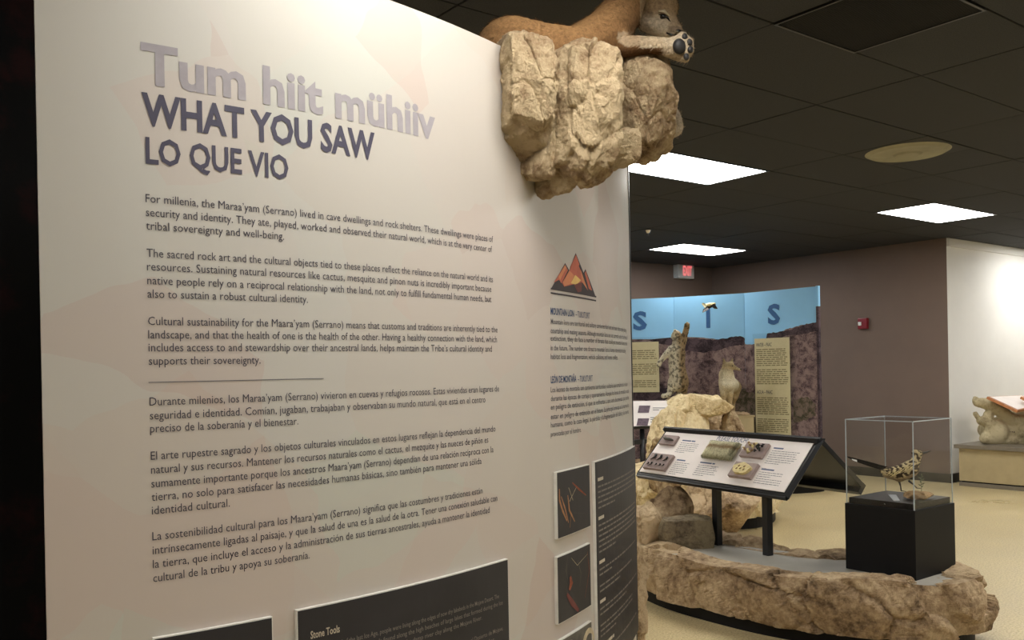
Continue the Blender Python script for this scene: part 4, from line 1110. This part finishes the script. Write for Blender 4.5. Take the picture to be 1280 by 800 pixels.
for k in range(5200):
    x, y = rnd.uniform(-.05, 1.05), rnd.uniform(-.05, 1.05); an = -1.2 + .9 * noise.noise(Vector((x * 3, y * 3, 5))); L = rnd.uniform(.08, .17)
    h = .029 * min(1, max(.05, min(x + .06, 1.06 - x, y + .06, 1.06 - y)) * 7) ** .5
    a_ = pelt_m(x, y, h); b2 = pelt_m(x + .008, y + .004, h); c2 = pelt_m(x + L * cos(an), y + L * sin(an) * 1.3, h + rnd.uniform(.001, .006) - (.010 if y < .1 else 0))
    kk = len(V); V += [a_, b2, c2]; fc.append((kk, kk + 1, kk + 2))
    mm = rnd.choice((.55, .95, 1.15, 1.3, 1.4)); co = [q * mm for q in pelt_colour(x, y)]; cc += [co] * 3
o = link_mesh('fur_strands', V, fc, 'pelt', tr); o['kind'] = 'stuff'
ca = o.data.color_attributes.new('Col', 'FLOAT_COLOR', 'POINT')
for i, c in enumerate(cc): ca.data[i].color = (*[min(1, q) for q in c], 1)

# ================================================================== DISPLAY CASE WITH ROADRUNNER
BX0, BX1, BY0, BY1 = 4.44, 4.85, 2.43, 2.83
case = thing('display_case', 'black box pedestal with clear acrylic cover', 'display case', (4.645, 2.63, .33))
box('box_body', (BX0, BY0, .331), (BX1, BY1, .69), 'black_laminate', case, bev=.002)
box('raised_base', (BX0 + .016, BY0 + .016, .69), (BX1 - .016, BY1 - .016, .722), 'black_laminate', case, bev=.002)
tube('screw', [(BX0 + .014, 2.60, .706), (BX0 + .010, 2.60, .706)], .004, 'chrome', case, 8)
gz0, gz1, e, g = .691, 1.145, .004, .008
ax0, ax1, ay0, ay1 = BX0 + g, BX1 - g, BY0 + g, BY1 - g
for lo, hi in (((ax0, ay0, gz0), (ax0 + e, ay1, gz1)), ((ax1 - e, ay0, gz0), (ax1, ay1, gz1)), ((ax0 + e, ay0, gz0), (ax1 - e, ay0 + e, gz1)), ((ax0 + e, ay1 - e, gz0), (ax1 - e, ay1, gz1)), ((ax0, ay0, gz1), (ax1, ay1, gz1 + e))):
    box('acrylic_pane', lo, hi, 'acrylic', case, bev=0)
bm = bmesh.new(); k = .0022
for x in (ax0, ax1):
    for y in (ay0, ay1): add_box(bm, (x - k, y - k, gz0), (x + k, y + k, gz1 + e))
for y in (ay0, ay1): add_box(bm, (ax0, y - k, gz1), (ax1, y + k, gz1 + e + .001))
for x in (ax0, ax1): add_box(bm, (x - k, ay0, gz1), (x + k, ay1, gz1 + e + .001))
bm_obj('glued_edge', bm, 'acrylic_edge', case)
ZB = .722
bird = thing('roadrunner', 'streaked brown roadrunner with long tail inside the case', 'bird', (4.66, 2.62, ZB))
BD = 4.80
Pb = lambda u, v, dz=0: at_d(u, v, BD + dz)
bc = [(Pb(1110, 591), .030, Pb(1124, 592), .044), (Pb(1124, 592), .044, Pb(1138, 586), .044), (Pb(1138, 586), .042, Pb(1144, 577), .028), (Pb(1144, 577), .026, Pb(1147, 569), .021),
      (Pb(1144, 566), .018, Pb(1150, 567), .016), (Pb(1102, 589), .012, Pb(1112, 591), .028), (Pb(1144, 563.5), .009, Pb(1139, 567), .005)]
def rr_col(p, n):
    s_ = noise.noise(Vector((p.x * 60, p.y * 60, p.z * 90)))
    if n.z < -.45: return S(168, 150, 122)
    return S(214, 194, 148) if s_ > .02 else S(66, 52, 38)
fused('body', bc, .0045, 'feather', bird, rr_col, smooth_it=3, fuzz=.002)
tube('beak', [Pb(1151, 567), Pb(1157, 565.5), Pb(1163, 563.5), Pb(1164, 564.5)], [.008, .006, .003, .001], 'plate_dark', bird, 8)
bm = bmesh.new(); ellipsoid(bm, Pb(1149, 566, -.014), (.004, .004, .004)); bm_obj('eye', bm, 'bone_cream', bird, True)
for k, (v0, v1) in enumerate(((586.5, 571.5), (588.5, 573), (590, 575))):
    a_, b_ = Pb(1114, v0), Pb(1060 + 3 * k, v1); w = Vector((0, 0, .0075))
    prism('tail_feather', [a_ - w * .6, a_ + w, a_ * .5 + b_ * .5 + w, b_ + w * .6, b_ - w * .4, a_ * .5 + b_ * .5 - w], (fl * .012), 'claw_black', bird)
a_ = Pb(1064.5, 573.5, -.005); prism('tail_spot', [a_, Pb(1071, 575, -.005), Pb(1071.5, 577.5, -.005), Pb(1066, 575.5, -.005)], fl * .001, 'frame_white', bird)
for k in range(14):
    u = 1108 + k * 2.4; v = 594 - k * .95 + (k % 3) * 2.0
    tube('wing_streak', [Pb(u, v, -.046), Pb(u + 5, v - 3.2, -.046)], [.0012, .0024], 'bone_cream', bird, 5)
for (u0, v0, u1, v1) in ((1124, 602, 1126.5, 613.5), (1136, 601, 1146, 610)):
    foot = Pb(u1, v1); foot.z = max(foot.z, ZB + .004)
    tube('leg', [Pb(u0, v0), (Pb(u0, v0) + foot) / 2 + Vector((.004, 0, 0)), foot], [.006, .0035, .0035], 'plate_dark', bird, 8)
    for q in (-1, 0, 1):
        tube('toe', [foot, foot + rt * .022 + fl * .010 * q + Vector((0, 0, -.003))], [.003, .0015], 'plate_dark', bird, 6)
o = rock('base_stone', at_z(1149, 619, ZB + .022), (.085, .055, .024), 161, 'tan_stone', None, (0, 0, -37), sub=4, cuts=8); tag(o, 'flat tan stone in the case beside the bird', 'rock')
pl = thing('desert_sprig', 'tiny dried green sprig beside the stone in the case', 'plant', at_z(1152, 616, ZB))
pb = at_z(1152, 616, ZB + .0)
tube('stem', [pb, pb + Vector((0, .002, .06)), pb + Vector((.003, 0, .11))], [.002, .0015, .001], 'plant_green', pl, 6)
for k in range(9):
    a = k * 2.4; q = pb + Vector((0, 0, .03 + .008 * k)); tip = q + Vector((.018 * cos(a), .018 * sin(a), .010))
    tube('leaf', [q, (q + tip) / 2, tip], [.001, .004, .001], 'plant_green', pl, 5)
cd = at_z(1117, 623, ZB + .012)
o = prism('label_card', [cd + rt * a + Vector((0, 0, b)) - fl * (c * .6) for a, b, c in ((-.024, .020, -.02), (.018, .018, -.02), (.028, -.010, .02), (-.006, -.010, .02))], -fl * .002, 'label_grey')
tag(o, 'small grey label card lying at the foot of the roadrunner', 'card')

# ================================================================== ALCOVE BENCH
bench = thing('bench_plinth', 'long low beige bench plinth against the white wall', 'bench', (11.0, 4.2, 0))
box('body', (10.58, 2.2, .06), (11.35, 5.24, .44), 'bench_front', bench)
box('top_slab', (10.54, 2.17, .44), (11.38, 5.28, .485), 'bench_top', bench, bev=.004)
box('base_strip', (10.57, 2.2, 0), (11.36, 5.24, .045), 'bench_top', bench)
box('shadow_gap', (10.60, 2.22, .045), (11.33, 5.22, .06), 'black_laminate', bench, bev=0)
cast = thing('jaw_cast', 'grey-tan cast of a large jaw-like ridged rock on the bench', 'fossil', (10.95, 4.6, .485))
Q = lambda u, v: at_d(u, v, 10.55)
def cast_col(p, n): return S(176, 166, 134)
cc_ = [(Q(1222, 503), .055, Q(1236, 505), .075), (Q(1236, 505), .075, Q(1250, 513), .075), (Q(1250, 513), .075, Q(1264, 524), .07), (Q(1264, 524), .07, Q(1286, 527), .08), (Q(1286, 527), .08, Q(1330, 520), .10),
       (Q(1226, 526), .05, Q(1240, 531), .05), (Q(1240, 531), .05, Q(1256, 537), .045), (Q(1256, 537), .045, Q(1290, 540), .05),
       (Q(1219, 498), .03, Q(1217, 501), .02), (Q(1219, 517), .03, Q(1222, 521), .03),
       (Q(1232, 548), .07, Q(1330, 556), .07), (Q(1235, 520), .06, Q(1240, 545), .08)]
fused('cast_body', cc_, .016, 'bench_cast', cast, cast_col, ells=[(Q(1270, 540) + Vector((.16, 0, 0)), (.20, .52, .20)), (Q(1240, 540) + Vector((.06, 0, 0)), (.12, .16, .16)), (Q(1300, 530) + Vector((.16, 0, 0)), (.20, .52, .22))], smooth_it=3, fuzz=.004)
for k in range(16):
    p = Q(1252 + k * 2.6, 536.5 + k * .25) + Vector((-.045, 0, -.01)); bm = bmesh.new(); ellipsoid(bm, p, (.02, .012, .016)); bm_obj('tooth', bm, 'plate_dark', cast, True)
for uo, lab in ((0, 'tilted wood-framed sign resting on the jaw cast'), (42, 'second wood-framed sign at the right picture edge on the jaw cast')):
    q = [P(u + uo, v, w) for u, v, w in ((1234, 495.5, 10.40), (1277, 494, 10.85), (1306, 505, 10.60), (1272, 513, 10.10))]
    t = thing('framed_sign', lab, 'sign', q[0], 'wood-framed signs on the bench')
    nn = (q[1] - q[0]).cross(q[3] - q[0]).normalized(); nn = nn if nn.z > 0 else -nn; cc0 = sum(q, Vector()) / 4
    prism('wood_frame', q, -nn * .03, 'wood_frame', t, .002)
    prism('print_sheet', [cc0 + (p - cc0) * .90 + nn * .001 for p in q], nn * .003, 'white_sheet', t)

# ================================================================== WALL FIXTURES
def onX(u, v, X): d_ = ray(u, v); return d_ * (X / d_.x) + Vector((0, 0, EYE))
def onY(u, v, Y): d_ = ray(u, v); return d_ * (Y / d_.y) + Vector((0, 0, EYE))
a_, b_ = onY(841.5, 348, Y1), onY(861, 331.5, Y1)
ex = thing('exit_sign', 'white EXIT sign with red letters on the back wall', 'sign', ((a_.x + b_.x) / 2, Y1 - .05, a_.z))
box('housing', (a_.x, Y1 - .10, a_.z), (b_.x, Y1 - .001, b_.z), 'frame_white', ex, bev=.006)
wdt = b_.x - a_.x
lettering('lettering', [('EXIT', a_.x + .30 * wdt, b_.x - .14 * wdt, a_.z + .04, b_.z - a_.z - .07)], lambda x, y, o_: Vector((x, Y1 - .10 - o_, y)), 'exit_red', ex, .002, .025)
a_, b_ = onX(1074.8, 411.5, XB), onX(1086, 397.5, XB)
al = thing('fire_alarm', 'small red fire alarm box on the brown wall', 'alarm', (XB, (a_.y + b_.y) / 2, a_.z))
box('housing', (XB - .05, b_.y, a_.z), (XB - .001, a_.y, b_.z), 'red_plastic', al, bev=.006)
box('strobe_lens', (XB - .062, a_.y - .055, a_.z + .045), (XB - .048, a_.y - .012, a_.z + .09), 'frame_white', al, bev=.003)
